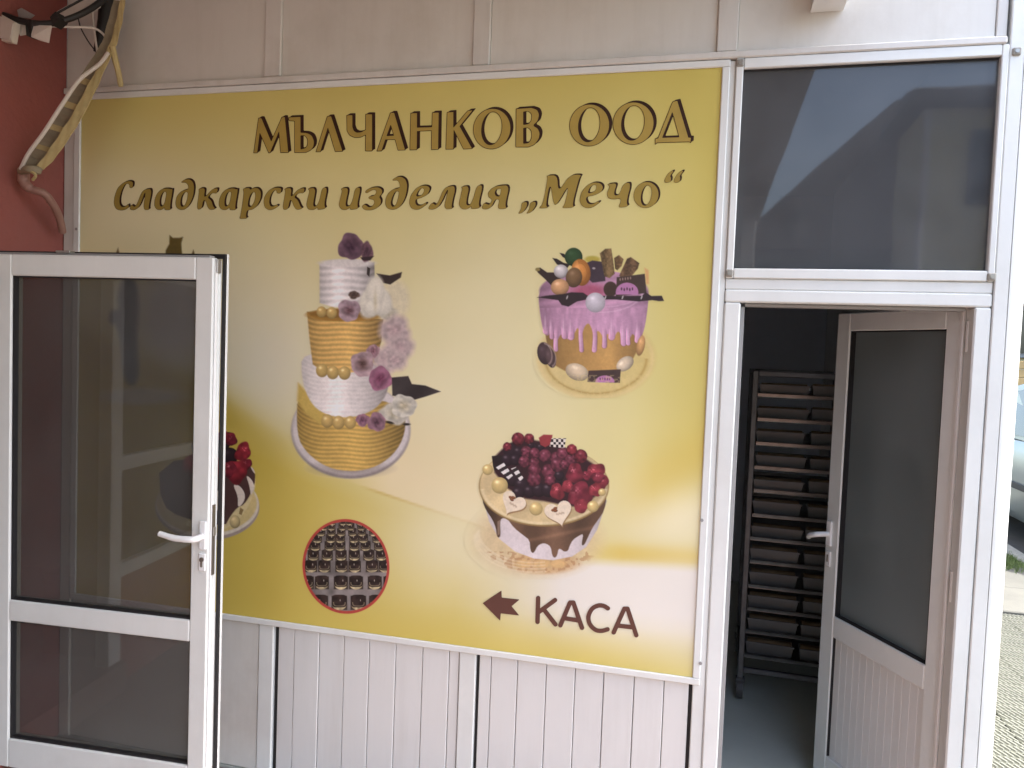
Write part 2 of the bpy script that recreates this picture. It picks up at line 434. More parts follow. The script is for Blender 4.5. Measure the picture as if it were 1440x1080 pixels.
# ================================================================== THE SIGN
sg = thing('bakery_sign', 'large yellow printed bakery sign with cakes and gold Cyrillic lettering', 'sign', (1.3, 0, 1.69))
def sbox(name, m, *a, c=.003): return fbox(name, m, *a, c=c, par=sg)
SW, SB, ST = 2.5984, .64, 2.74
sbox('sign_panel', WHITEP, -.027, 2.6235, -.009, .0015, .618, 2.7615, c=.001)
sbox('frame_rail', PVC, -.031, 2.6245, -.017, -.0093, ST, 2.7645, c=.003)
sbox('frame_rail', PVC, -.031, 2.6245, -.017, -.0093, .616, SB, c=.003)
sbox('frame_rail', PVC, -.031, .0, -.017, -.0093, SB + .0004, ST - .0004, c=.003)
sbox('frame_rail', PVC, SW, 2.6245, -.017, -.0093, SB + .0004, ST - .0004, c=.003)
for (px, py) in ((987, 730), (112, 323), (985, 930)):
    p = pix(px, py)
    o = loc(MB().tube([(p[0], -.0165, p[2]), (p[0], -.0195, p[2])], .006, 10).build('screw', RAW, sg), sg.location)

def sm(d, w=1.0):                       # coverage from a signed distance
    return np.clip(.5 - d / max(w, 1e-6), 0, 1)
def gauss(x, y, cx, cy, sx, sy):
    return np.exp(-((x - cx) / sx) ** 2 - ((y - cy) / sy) ** 2)
def vnoise(x, y, s, seed=0):
    g = np.random.default_rng(seed).random((97, 97))
    u = (x / s) % 96; v = (y / s) % 96
    i = np.floor(u).astype(int); j = np.floor(v).astype(int); fu = u - i; fv = v - j
    fu = fu * fu * (3 - 2 * fu); fv = fv * fv * (3 - 2 * fv)
    return (g[j, i] * (1 - fu) + g[j, i + 1] * fu) * (1 - fv) + (g[j + 1, i] * (1 - fu) + g[j + 1, i + 1] * fu) * fv
GOLD = np.array((203, 185, 96.)); CREAM = np.array((236, 226, 188.)); PALE = np.array((232, 226, 216.)); DEEP = np.array((192, 163, 60.))
LEMON = np.array((215, 202, 132.))
def background(x, y):
    """printed airbrush backdrop of the sign, in the picture coordinates of the print"""
    c = np.zeros(x.shape + (3,)) + LEMON
    def mixin(col, w):
        w = np.clip(w, 0, 1)[..., None]; return c * (1 - w) + col * w
    top = np.clip((250 - y - (x - 500) * -.03) / 190, 0, 1); c = mixin(GOLD, top * .95)
    c = mixin(GOLD, np.clip((x - 880) / 120, 0, 1) * np.clip((720 - y) / 80, 0, 1) * .9)
    c = mixin(CREAM, .97 * gauss(x, y, 310, 440, 225, 180))
    c = mixin(CREAM, .75 * gauss(x, y, 150, 300, 150, 90))
    c = mixin(CREAM, .90 * gauss(x, y, 640, 570, 210, 150))
    c = mixin(CREAM, .62 * gauss(x, y, 690, 400, 150, 150))
    c = mixin(PALE, .55 * gauss(x, y, 380, 520, 80, 90))
    # deep yellow sweep rising from the left
    edge = 560 + (x - 320) * .42 + 14 * np.sin((x - 320) / 90)
    low = np.clip((y - edge) / 60, 0, 1)
    c = mixin(np.array((206, 182, 86.)), low * np.clip(1.15 - (x - 300) / 430, 0, 1))
    c = mixin(DEEP, .9 * np.exp(-((y - edge - 25) / 34) ** 2) * np.clip(1 - (x - 300) / 130, 0, 1))
    # pale wing above the thin line
    line = 680 + (x - 500) * .335
    wing = np.clip((line - y) / 3 + .5, 0, 1) * np.clip((y - line + 150) / 110, 0, 1) * np.clip((x - 480) / 70, 0, 1) * np.clip((730 - x) / 60, 0, 1)
    c = mixin(np.array((238, 218, 178.)), wing * .8)
    c = mixin(np.array((196, 158, 70.)), .6 * np.exp(-((y - line - 1.5) / 2.0) ** 2) * np.clip((x - 505) / 30, 0, 1) * np.clip((700 - x) / 30, 0, 1))
    # pale fields lower right, with yellow band and soft sweep
    c = mixin(CREAM, .9 * gauss(x, y, 640, 760, 110, 80))
    c = mixin(CREAM, .95 * gauss(x, y, 945, 722, 110, 58))
    sweep = np.exp(-((y - (640 + (985 - x) * .55)) / 46) ** 2) * np.clip((x - 850) / 70, 0, 1)
    c = mixin(np.array((212, 186, 92.)), .62 * sweep)
    band = 782 + (x - 850) * .06
    c = mixin(np.array((214, 184, 78.)), .95 * np.exp(-((y - band + 4) / 15) ** 2) * np.clip((x - 815) / 60, 0, 1))
    pale = np.clip((y - band - 2) / 14, 0, 1) * np.clip((x - 640) / 150, 0, 1)
    pale = pale * np.clip((880 + (x - 700) * .10 - y) / 90 + .55, 0, 1)
    c = mixin(PALE, pale * .97)
    c = mixin(PALE, .7 * gauss(x, y, 960, 840, 120, 70))
    bot = 872 + (x - 320) * .125
    c = mixin(np.array((210, 188, 92.)), np.clip((y - bot + 62) / 62, 0, 1) * .75 * np.clip((990 - x) / 250 + .35, 0, 1))
    return c + (vnoise(x, y, 60, 3) - .5)[..., None] * 5

class Art:
    """small painter working on the vertex grid of one printed picture"""
    def __init__(s, ox, oy, sc, w, h, step, bgfn=background):
        s.nx = int(w / sc / step) + 1; s.ny = int(h / sc / step) + 1
        s.px, s.py = np.meshgrid(ox + np.arange(s.nx) * step, oy + np.arange(s.ny) * step)
        s.fade = .16
        s.u = (s.px - ox) * sc; s.v = (s.py - oy) * sc
        s.c = bgfn(s.px, s.py); s.a = np.zeros(s.u.shape); s.px1 = sc
    def put(s, m, col):
        m = np.clip(m, 0, 1)
        if callable(col): col = col(s.u, s.v)
        col = np.asarray(col, float)
        s.c = s.c * (1 - m[..., None]) + col * m[..., None]
        s.a = np.maximum(s.a, m)
    def dell(s, cx, cy, rx, ry, rot=0):
        a = math.radians(rot); x = s.u - cx; y = s.v - cy
        xr = x * math.cos(a) + y * math.sin(a); yr = -x * math.sin(a) + y * math.cos(a)
        return (np.sqrt((xr / rx) ** 2 + (yr / ry) ** 2) - 1) * min(rx, ry), xr / rx, yr / ry
    def ell(s, cx, cy, rx, ry, col, soft=4, rot=0, op=1.):
        d, _, _ = s.dell(cx, cy, rx, ry, rot); s.put(sm(d, soft) * op, col)
    def ball(s, cx, cy, rx, ry, col, soft=4, rot=0, hl=.5, dark=.45):
        d, x, y = s.dell(cx, cy, rx, ry, rot); col = np.array(col, float)
        r2 = np.clip(x * x + y * y, 0, 1)
        sh = 1 - dark * np.clip(r2 * .6 + .4 * (x * .3 + y * .8), 0, 1)
        c = col * sh[..., None] + 255 * hl * gauss(x, y, -.3, -.42, .28, .22)[..., None]
        s.put(sm(d, soft), np.clip(c, 0, 255))
    def rose(s, cx, cy, rx, ry, col, core, seed=0, soft=5, rot=0, con=.18):
        d, x, y = s.dell(cx, cy, rx, ry, rot)
        r = np.sqrt(x * x + y * y); t = np.arctan2(y, x)
        wob = .05 * np.sin(4 * t + seed) + .06 * np.sin(3 * t + 2 * seed) + .03 * np.sin(7 * t - seed)
        d = (r - 1 - wob) * min(rx, ry)
        pet = .5 + .5 * np.sin(10 * np.sqrt(r + .05) * 1.25 + 1.0 * t + 2.2 * np.sin(2 * t + seed))
        col = np.array(col, float); core = np.array(core, float)
        w = np.clip(1.1 - r * 1.6, 0, 1)[..., None]
        ns = vnoise(s.u + 31 * seed, s.v, max(5, rx * .22), 6) - .5
        c = (col * (1 - w) + core * w) * (.90 + con * (pet - .4) + .16 * ns + .14 * np.clip((r - .7) * 3, 0, 1))[..., None] * (1 - .14 * np.clip(r, 0, 1))[..., None]
        s.put(sm(d, soft), np.clip(c, 0, 255))
    def dpoly(s, pts):
        return poly_sdf(s.u, s.v, [pts])
    def straw(s, cx, cy, rx, ry, col, seed=0):
        d, x, y = s.dell(cx, cy, rx, ry, 25 * math.sin(seed * 2.1))
        r = np.sqrt(x * x + y * y); t = np.arctan2(y, x)
        d = (r - 1 - .09 * np.sin(3 * t + seed) - .05 * np.sin(5 * t + 2.3 * seed)) * min(rx, ry)
        n1 = vnoise(s.u + 53 * seed, s.v, rx * .5, 9) - .5; n2 = vnoise(s.u, s.v + 41 * seed, rx * .16, 10)
        c = np.array(col, float)[None, None] * (1.04 + .5 * n1 - .34 * np.clip(r * r * .6 + .4 * (.2 * x + .8 * y), 0, 1))[..., None]
        hi = gauss(x, y, -.25 + .3 * math.sin(seed * 1.7), -.35, .34, .26) * np.clip((n2 - .45) * 3, 0, 1)
        c = c + 90 * hi[..., None] * np.array((1, .85, .8))
        s.put(sm(d, 6), np.clip(c, 0, 255))
    def poly(s, pts, col, soft=4, op=1., smooth=0):
        if smooth: pts = chaikin(pts, smooth)
        s.put(sm(s.dpoly(pts), soft) * op, col)
    def berry(s, cx, cy, r, col, seed=0):
        d, x, y = s.dell(cx, cy, r, r * 1.05)
        bump = 1.3 * (vnoise(s.u + 77 * seed, s.v, r * .34, 7) - .5) + .35 * np.sin(x * 6 + seed) * np.sin(y * 6.4 + seed * 1.7)
        col = np.array(col, float)
        c = col * (1 + .30 * bump - .38 * np.clip(x * x + y * y, 0, 1) - .15 * y)[..., None]
        c = c + 46 * gauss(x, y, -.25 + .2 * math.sin(seed), -.4, .2, .16)[..., None]
        s.put(sm(d + 2 * bump, 5), np.clip(c, 0, 255))
    def build(s, name, depth, label=None, parent=None, cut=.02):
        ny, nx = s.u.shape
        P = pixarr(s.px, s.py, -depth).reshape(-1, 3) - np.array(sg.location)
        keep = s.a > cut
        q = keep[:-1, :-1] | keep[1:, :-1] | keep[:-1, 1:] | keep[1:, 1:]
        jj, ii = np.nonzero(q); base = jj * nx + ii
        F = np.stack([base, base + nx, base + nx + 1, base + 1], 1)
        used, inv = np.unique(F, return_inverse=True); F = inv.reshape(F.shape)
        cc = s.c.reshape(-1, 3)[used]; w_ = np.clip(s.a.reshape(-1)[used], 0, 1)[:, None]
        lum = cc @ np.array((.3, .59, .11)); cc = cc + (lum[:, None] - cc) * s.fade * w_
        X_, Y_ = s.px.ravel()[used], s.py.ravel()[used]
        gr = (vnoise(X_, Y_, 1.9, 21) - .5) * .05 + (vnoise(X_, Y_, 4.3, 22) - .5) * .045 + (vnoise(X_, Y_, 11, 23) - .5) * .05
        cc = cc * (1 + gr[:, None] * w_)
        P = P[used]; C = lin(np.clip(cc, 0, 255))
        return grid_mesh(name, P, F, C, parent or sg, label)
def grid_mesh(name, P, F, C, parent, label=None):
    me = bpy.data.meshes.new(name)
    me.vertices.add(len(P)); me.vertices.foreach_set('co', P.astype(np.float32).ravel())
    me.loops.add(F.size); me.loops.foreach_set('vertex_index', F.astype(np.int32).ravel())
    me.polygons.add(len(F)); me.polygons.foreach_set('loop_start', np.arange(0, F.size, 4, dtype=np.int32))
    me.update(calc_edges=True)
    at = me.color_attributes.new('print_colour', 'FLOAT_COLOR', 'POINT')
    at.data.foreach_set('color', np.c_[C, np.ones(len(C))].astype(np.float32).ravel())
    me.materials.append(PRINT)
    o = bpy.data.objects.new(name, me); COL.objects.link(o); o.parent = parent
    if label: o['label'] = label
    return o
def chaikin(p, n=2, r=.25):
    p = np.array(p, float)
    for _ in range(n):
        q = np.roll(p, -1, 0); p = np.stack([p * (1 - r) + q * r, p * r + q * (1 - r)], 1).reshape(-1, 2)
    return p
def poly_sdf(u, v, polys):
    shp = u.shape; x = u.ravel(); y = v.ravel()
    D = np.full(x.shape, 1e9); ins = np.zeros(x.shape, bool)
    for p in polys:
        p = np.array(p, float); q = np.roll(p, -1, 0)
        for (ax, ay), (bx, by) in zip(p, q):
            ex, ey = bx - ax, by - ay; l2 = ex * ex + ey * ey
            if l2 < 1e-9: continue
            t = np.clip(((x - ax) * ex + (y - ay) * ey) / l2, 0, 1)
            D = np.minimum(D, (x - ax - t * ex) ** 2 + (y - ay - t * ey) ** 2)
            if ay != by:
                c = ((ay > y) != (by > y)) & (x < (bx - ax) * (y - ay) / (by - ay) + ax); ins ^= c
    D = np.sqrt(D)
    return np.where(ins, -D, D).reshape(shp)

# backdrop print: a vinyl sheet
gx = np.linspace(0, SW, 330); gz = np.linspace(ST, SB, 270)
XX, ZZ = np.meshgrid(gx, gz)
PP = np.stack([XX, np.full_like(XX, -.0098), ZZ], -1)
dd = (PP - CAM) @ R3.T
BX = dd[..., 0] / dd[..., 2] * F_PX + 720; BY = dd[..., 1] / dd[..., 2] * F_PX + 540
bc = background(BX, BY)
ny, nx = XX.shape
base = (np.arange(ny - 1)[:, None] * nx + np.arange(nx - 1)[None]).ravel()
FF = np.stack([base, base + nx, base + nx + 1, base + 1], 1)
grid_mesh('vinyl_print', PP.reshape(-1, 3) - np.array(sg.location), FF, lin(np.clip(bc.reshape(-1, 3), 0, 255)), sg)

# ---- tiered cake
def tall_cake():
    A = Art(380, 310, 2.843, 800, 1080, .75)
    A.ell(330, 640, 260, 420, (232, 214, 178), 130, op=.35)
    A.a *= 0
    rx = lambda cx, w: (lambda U: np.clip((U - cx) / w, -1, 1))
    def ribbed(base, cx, w, k, curve, amp, hl):
        def f(U, V):
            t = np.clip((U - cx) / w, -1, 1)
            rib = np.sin((V - curve * np.sqrt(np.clip(1 - t * t, 0, 1)) + 5 * np.sin(U / 37)) / k * 2 * math.pi)
            sh = 1.05 - .35 * np.abs(t) ** 2.5 - .12 * t + .10 * np.exp(-((t - hl) / .25) ** 2)
            return np.clip(np.array(base)[None, None] * (sh + amp * rib)[..., None], 0, 255)
        return f
    A.ell(322, 840, 238, 192, (150, 138, 138), 8); A.ell(322, 834, 234, 186, (214, 202, 200), 10)
    A.ell(322, 990, 130, 30, (120, 104, 96), 30, op=.5)
    A.poly([(110, 660), (104, 860), (150, 935), (230, 990), (330, 1006), (430, 985), (510, 920), (545, 830), (530, 740), (350, 700)], ribbed((196, 156, 74), 325, 220, 17, 60, .09, .1), 6, smooth=2)
    A.poly([(112, 650), (108, 720), (140, 770), (200, 815), (230, 800), (160, 700)], (212, 176, 82), 12)
    A.poly([(124, 520), (126, 640), (160, 730), (215, 775), (290, 790), (370, 780), (440, 740), (480, 660), (450, 580), (330, 560)], ribbed((228, 216, 212), 290, 190, 17, 60, .022, -.1), 6, smooth=2)
    A.poly([(147, 365), (158, 480), (170, 575), (210, 605), (270, 618), (340, 605), (420, 565), (445, 480), (452, 395), (300, 385)], ribbed((212, 166, 88), 300, 155, 20, 26, .10, .12), 5)
    A.ell(300, 378, 152, 26, (178, 128, 50), 6)
    A.ell(300, 372, 140, 18, (150, 104, 44), 6)
    A.poly([(197, 172), (198, 330), (250, 346), (330, 348), (420, 335), (416, 168)], ribbed((222, 213, 211), 305, 115, 27, 10, .07, -.3), 6)
    A.ell(306, 170, 108, 16, (228, 220, 216), 6)
    for x, y, r in ((205, 366, 20), (246, 370, 21), (207, 600, 24), (250, 608, 24), (297, 610, 24), (228, 802, 24), (273, 808, 24), (320, 808, 23)):
        A.ball(x, y, r, r * 1.12, (220, 180, 100), hl=.25, dark=.35)
    A.ell(500, 318, 56, 78, (226, 212, 176), 26, op=.9)
    A.rose(470, 372, 40, 28, (228, 218, 194), (208, 194, 158), 2, soft=12, con=.06)
    A.poly([(425, 212), (478, 220), (527, 206), (522, 228), (480, 256), (452, 250)], (64, 52, 48), 4)
    for ex, ey, a_, b_, ro in ((395, 330, 40, 62, 12), (446, 325, 40, 60, -14), (420, 290, 38, 70, 4), (408, 350, 34, 40, 40)):
        A.ball(ex, ey, a_, b_, (238, 230, 212), 12, rot=ro, hl=.0, dark=.16)
    A.put(.5 * gauss(A.u, A.v, 420, 325, 7, 40), (186, 170, 124))
    A.poly([(388, 185), (400, 192), (396, 225), (386, 215)], (58, 48, 44), 3)
    A.rose(322, 105, 50, 53, (132, 96, 116), (84, 56, 76), 3.1)
    A.rose(386, 125, 24, 40, (132, 94, 108), (92, 62, 78), .6)
    A.poly([(360, 148), (415, 142), (400, 160), (370, 160)], (62, 46, 50), 4)
    A.rose(335, 298, 22, 16, (120, 96, 84), (84, 64, 58), 1.0)
    A.rose(315, 360, 45, 44, (206, 172, 184), (120, 80, 88), 4.4)
    for x, y, a, b_ in ((498, 440, 62, 58), (520, 510, 54, 52), (462, 556, 50, 52), (500, 560, 42, 40)):
        A.rose(x, y, a, b_, (230, 202, 200), (222, 186, 188), x * .1, soft=26, con=.05)
    A.rose(412, 522, 26, 26, (200, 152, 164), (150, 96, 108), 2.0)
    A.rose(369, 574, 46, 52, (212, 174, 180), (96, 64, 58), 5.2)
    A.rose(440, 633, 46, 48, (190, 118, 150), (130, 60, 92), .4)
    A.poly([(486, 628), (552, 622), (566, 654), (620, 660), (682, 684), (622, 704), (570, 719), (488, 700), (488, 690)], lambda U, V: np.zeros(U.shape + (3,)) + np.array((62, 52, 52)) + (8 * np.sin((U + V) / 30))[..., None], 4)
    A.rose(500, 770, 62, 44, (230, 220, 202), (206, 192, 156), 2.2, soft=10, con=.08)
    A.rose(534, 742, 50, 46, (238, 230, 212), (214, 198, 160), 4.0, con=.10)
    A.rose(370, 798, 28, 25, (186, 128, 150), (120, 72, 100), 1.4)
    A.rose(426, 806, 36, 38, (180, 130, 148), (88, 54, 68), 3.0)
    A.ell(478, 808, 16, 5, (48, 40, 34), 4, rot=12); A.ell(545, 815, 14, 5, (48, 40, 34), 4)
    A.build('cake_picture', .0106, 'four-tier white and gold wedding cake with lilac roses printed on the sign')
tall_cake()

# ---- pink glazed cake
def pink_cake():
    A = Art(720, 320, 4.154, 997, 1000, .75)
    A.ell(490, 760, 345, 240, (208, 176, 100), 30, op=.55)
    d, x, y = A.dell(490, 765, 330, 228); A.put(.5 * np.exp(-((d) / 9) ** 2), (226, 200, 140))
    A.put(.45 * np.exp(-((d + 24) / 7) ** 2) * (y > 0), (160, 122, 54))
    def side(U, V):
        t = np.clip((U - 485) / 300, -1, 1)
        return np.array((190, 142, 74.))[None, None] * (1.0 - .32 * np.abs(t) ** 2 + .12 * np.exp(-((t - .25) / .2) ** 2) - .10 * np.clip((V - 700) / 160, 0, 1) * 0)[..., None]
    A.poly([(165, 330), (190, 600), (225, 790), (330, 850), (480, 872), (640, 838), (730, 740), (770, 600), (800, 330)], side, 8, smooth=1)
    def glaze(U, V):
        t = np.clip((U - 485) / 320, -1, 1)
        st = .07 * (vnoise(U, V * .12, 14, 31) - .5) * 2 * (V > 470)
        sw = .06 * np.sin((V - 380 + (U - 500) * .15) / 9) * (V < 470)
        return np.clip(np.array((206, 150, 184.))[None, None] * (1.0 - .25 * np.abs(t) ** 3 + st + sw - .12 * np.clip((440 - V) / 200, 0, 1))[..., None], 0, 255)
    A.poly([(152, 360), (160, 480), (180, 600), (205, 640), (235, 600), (262, 670), (290, 610), (330, 665), (365, 620), (385, 575), (404, 640), (425, 570), (455, 555), (482, 650), (500, 590), (538, 650), (562, 612), (590, 660), (622, 590), (650, 670), (672, 640), (690, 650), (705, 612), (735, 670), (765, 620), (780, 560), (795, 450), (802, 350), (640, 260), (480, 245), (320, 260)], glaze, 6, smooth=2)
    for x0, y1, w in ((198, 606, 16), (258, 712, 12), (305, 636, 15), (345, 640, 17), (404, 716, 12), (482, 716, 13), (538, 692, 13), (585, 640, 18), (650, 676, 16), (680, 676, 12), (735, 658, 16), (230, 640, 12)):
        yt = 500; t = np.clip((A.v - yt) / (y1 - yt), 0, 1)
        dd = np.hypot(A.u - x0 - 3 * np.sin(A.v / 40 + x0), A.v - (yt + t * (y1 - yt))) - w * (.8 + .25 * t)
        A.put(sm(dd - 3, 5) * np.clip((A.v - 600) / 40, 0, 1) * .35, (110, 70, 70))
        A.put(sm(dd, 5) * np.clip((A.v - 570) / 40, 0, 1), lambda U, V: np.clip(np.array((204, 146, 180.))[None, None] * (1.02 - .22 * ((U - x0) / w) ** 2 * np.sign(U - x0 + .01) )[..., None], 0, 255))
        A.put(.5 * gauss(A.u, A.v, x0 - w * .3, y1 - 50, 3.5, 45), (240, 208, 226))
    A.ell(478, 372, 318, 122, glaze, 6)
    A.ell(450, 372, 110, 46, (176, 78, 108), 40, op=.85)
    for yy, ww in ((470, .4), (440, .35)):
        d, x, y = A.dell(520, 360, 250, 105 + (yy - 440)); A.put(ww * np.exp(-(d / 4) ** 2) * (y > .2) * (x > -.2), (236, 196, 220))
    A.poly([(140, 238), (165, 234), (205, 262), (250, 262), (285, 300), (232, 340), (192, 300), (150, 262)], (60, 46, 44), 5)
    A.ell(150, 245, 14, 10, (150, 130, 70), 5)
    A.poly([(236, 178), (262, 182), (300, 205), (340, 215), (320, 240), (262, 215)], (50, 40, 40), 5)
    A.poly([(278, 148), (300, 152), (330, 170), (320, 185), (296, 172)], (50, 42, 42), 4)
    A.ball(360, 172, 52, 54, (52, 84, 48), hl=.05)
    A.ball(286, 256, 42, 40, (214, 206, 206), hl=.15)
    A.ell(470, 186, 44, 20, (190, 170, 60), 10)
    A.poly([(438, 205), (470, 192), (530, 200), (545, 250), (545, 312), (470, 322), (446, 300)], (70, 56, 66), 6)
    A.ell(478, 238, 9, 6, (170, 160, 160), 4)
    A.ball(402, 262, 56, 78, (226, 142, 60), hl=.12, rot=-8)
    for k in range(3):
        d, x, y = A.dell(402, 262, 54 - 9 * k, 76 - 10 * k, -8); A.put(.5 * np.exp(-(d / 3) ** 2) * (x > -.2), (150, 84, 30))
    A.ball(362, 292, 48, 58, (132, 98, 64), hl=.12, rot=8)
    A.ball(280, 348, 53, 48, (226, 166, 112), hl=.18)
    def bark(c):
        return lambda U, V: np.clip(np.array(c, float)[None, None] * (1 + .35 * (vnoise(U, V, 9, 5) - .5) + .15 * np.sin(U / 11))[..., None], 0, 255)
    A.poly([(513, 150), (545, 124), (580, 122), (592, 200), (600, 270), (570, 296), (540, 285)], bark((118, 92, 58)), 5)
    A.poly([(596, 178), (625, 160), (652, 185), (640, 225), (615, 250), (602, 240)], bark((112, 84, 52)), 5)
    A.poly([(672, 182), (694, 172), (744, 208), (735, 240), (700, 282), (640, 296), (626, 280)], bark((104, 76, 52)), 5)
    A.ell(575, 360, 40, 45, (72, 52, 44), 6)
    A.poly([(775, 235), (798, 250), (800, 330), (784, 330)], (214, 150, 90), 10, op=.8)
    A.poly([(612, 290), (776, 270), (786, 382), (606, 402)], (74, 56, 50), 4)
    d, x, y = A.dell(672, 378, 66, 56); A.put(sm(d, 4) * (A.v < 392), (190, 122, 172))
    for k in range(5): A.ell(640 + 16 * k, 358 + (k % 2) * 4, 5, 9, (96, 62, 84), 3)
    for k in range(5): A.ell(632 + 15 * k, 303 - 2 * k, 4, 8, (150, 120, 110), 3)
    A.poly([(146, 408), (200, 398), (300, 388), (345, 378), (415, 380), (440, 396), (440, 420), (380, 432), (330, 462), (290, 452), (270, 424)], (56, 42, 46), 5)
    A.poly([(440, 398), (620, 400), (760, 398), (780, 378), (815, 400), (875, 398), (888, 428), (860, 430), (820, 424), (740, 432), (600, 420), (440, 420)], (56, 42, 46), 5)
    for x_, y_ in ((322, 408), (545, 410), (646, 408), (757, 408)): A.ell(x_, y_, 4, 12, (190, 180, 180), 3, rot=20)
    A.ball(487, 438, 58, 58, (206, 196, 206), hl=.12, dark=.3)
    A.ball(190, 735, 42, 66, (84, 62, 66), hl=.06, rot=-10)
    A.ball(225, 760, 30, 60, (96, 72, 74), hl=.05, rot=-14)
    for q in (0, 22): 
        d, x, y = A.dell(196 + q, 738 + q * .6, 36, 62, -12); A.put(.7 * np.exp(-(d / 4) ** 2) * (x > .1), (178, 150, 140))
    A.ball(752, 690, 24, 60, (218, 160, 94), hl=.1, rot=12)
    A.ball(380, 844, 70, 48, (228, 202, 164), hl=.14, rot=22)
    A.ball(660, 796, 56, 38, (230, 206, 172), hl=.14, rot=-36)
    A.poly([(447, 836), (636, 828), (630, 908), (440, 902)], (76, 56, 52), 4)
    d, x, y = A.dell(543, 902, 56, 38); A.put(sm(d, 4) * (A.v < 905), (190, 122, 172))
    for k in range(5): A.ell(515 + 14 * k, 884, 4, 7, (110, 70, 96), 3)
    d, x, y = A.dell(490, 765, 320, 222); nz = vnoise(A.u, A.v, 12, 8)
    A.put(.35 * sm(d, 20) * (A.v > 860) * (nz > .55), (222, 196, 130))
    A.build('cake_picture', .0106, 'round cake with pink dripping glaze and macarons printed on the sign')
pink_cake()

# ---- berry cake
def heart(cx, cy, r, rot):
    t = np.linspace(0, 2 * math.pi, 40, endpoint=False)
    x = 16 * np.sin(t) ** 3 / 17; y = -(13 * np.cos(t) - 5 * np.cos(2 * t) - 2 * np.cos(3 * t) - np.cos(4 * t)) / 17
    a = math.radians(rot); return np.stack([cx + r * (x * math.cos(a) - y * math.sin(a)), cy + r * (x * math.sin(a) + y * math.cos(a))], 1)
def berry_cake():
    A = Art(640, 580, 4.5, 1170, 1060, .7)
    A.ell(520, 800, 390, 230, (214, 186, 140), 90, op=.8)
    A.ell(560, 950, 210, 68, (206, 164, 112), 30, op=.9)
    nz = vnoise(A.u, A.v, 16, 4)
    d, x, y = A.dell(540, 830, 360, 185); A.put(.5 * sm(d, 20) * (nz > .6) * (A.v > 880), (172, 118, 74))
    for xx in (430, 545, 650): A.ell(xx, 958, 52, 26, (220, 176, 112), 14)
    for k in range(4):
        d, x, y = A.dell(500, 760 + 12 * k, 350 + 9 * k, 190 + 8 * k); A.put(.35 * np.exp(-(d / 5) ** 2) * (x < .2) * (y > -.1), (240, 226, 196))
    def white(U, V):
        t = np.clip((U - 560) / 400, -1, 1)
        return np.array((222, 208, 208.))[None, None] * (1 - .22 * np.abs(t) ** 3 - .04 * t)[..., None]
    A.poly([(156, 420), (180, 560), (215, 690), (280, 800), (380, 880), (500, 925), (620, 935), (740, 912), (830, 850), (900, 740), (960, 560), (900, 450)], white, 6)
    def choc(U, V):
        t = np.clip((U - 560) / 400, -1, 1)
        return np.array((106, 76, 56.))[None, None] * (1.05 - .3 * np.abs(t) ** 2 + .22 * np.exp(-((V - 775 + (U - 640) * .2) / 14) ** 2) + .15 * np.sin(U / 45))[..., None]
    A.poly([(156, 400), (172, 560), (196, 620), (236, 676), (258, 730), (264, 782), (276, 794), (288, 780), (284, 700), (292, 668), (330, 672), (372, 730), (430, 776), (472, 808), (476, 872), (490, 892), (504, 880), (520, 846), (548, 828), (578, 830), (606, 850), (614, 905), (630, 922), (646, 905), (654, 862), (672, 866), (690, 882), (715, 876), (724, 845), (745, 805), (790, 776), (812, 768), (802, 820), (802, 842), (818, 838), (836, 800), (870, 728), (905, 680), (945, 620), (960, 520), (900, 480)], choc, 5, smooth=1)
    A.put(sm(A.dpoly([(268, 690), (285, 680), (282, 770), (268, 778)]), 4) * .5, (190, 160, 140))
    def cream(U, V):
        return np.clip(np.array((222, 194, 138.))[None, None] * (1 - .16 * np.clip((U - 300) / 700, 0, 1) + .06 * np.sin((U + V) / 60))[..., None], 0, 255)
    A.ell(562, 466, 412, 256, (150, 118, 66), 5)
    A.ell(562, 460, 406, 252, cream, 6)
    d, x, y = A.dell(562, 460, 392, 240); A.put(.5 * np.exp(-(d / 8) ** 2) * (y > .1), (244, 224, 176))
    A.poly([(300, 230), (370, 180), (470, 170), (640, 200), (760, 250), (880, 330), (950, 420), (900, 520), (800, 600), (700, 590), (560, 560), (440, 545), (330, 480), (250, 380), (240, 290)], (58, 30, 36), 14)
    A.poly([(232, 276), (300, 270), (310, 330), (250, 370), (240, 340)], (40, 28, 30), 4)
    for k, (x, y, r) in enumerate(((350, 240, 46), (400, 250, 34), (330, 300, 40), (380, 300, 36), (360, 420, 48), (420, 460, 46), (470, 500, 40), (400, 510, 40), (530, 490, 46), (590, 490, 46), (640, 430, 40), (500, 220, 26), (480, 210, 22), (540, 222, 26), (660, 400, 32))):
        A.ball(x, y, r, r, (52, 34, 44), hl=.22, dark=.5)
    ras = (126, 54, 72); stw = (146, 46, 58)
    for k, (x, y, r) in enumerate(((398, 168, 40), (468, 166, 32), (330, 218, 28), (450, 250, 36), (502, 258, 34), (568, 274, 40), (640, 290, 40), (680, 262, 40), (436, 312, 36), (500, 322, 34), (730, 300, 36), (795, 278, 42), (502, 368, 42), (590, 372, 44), (650, 330, 46), (500, 425, 44), (600, 428, 36), (690, 330, 30))):
        A.berry(x, y, r, ras if k not in (0, 1, 2, 11) else (136, 44, 58), k * 1.3)
    A.poly([(530, 160), (560, 140), (616, 142), (608, 200), (570, 220), (540, 205)], lambda U, V: np.zeros(U.shape + (3,)) + np.array((160, 54, 58)), 6)
    A.poly([(610, 164), (702, 164), (692, 226), (598, 216)], lambda U, V: np.where((np.sin(U / 5.2) * np.sin(V / 5.4) > .0)[..., None], np.array((226, 214, 204.)), np.array((52, 40, 40.))), 4)
    A.berry(738, 236, 34, (150, 46, 58), 2)
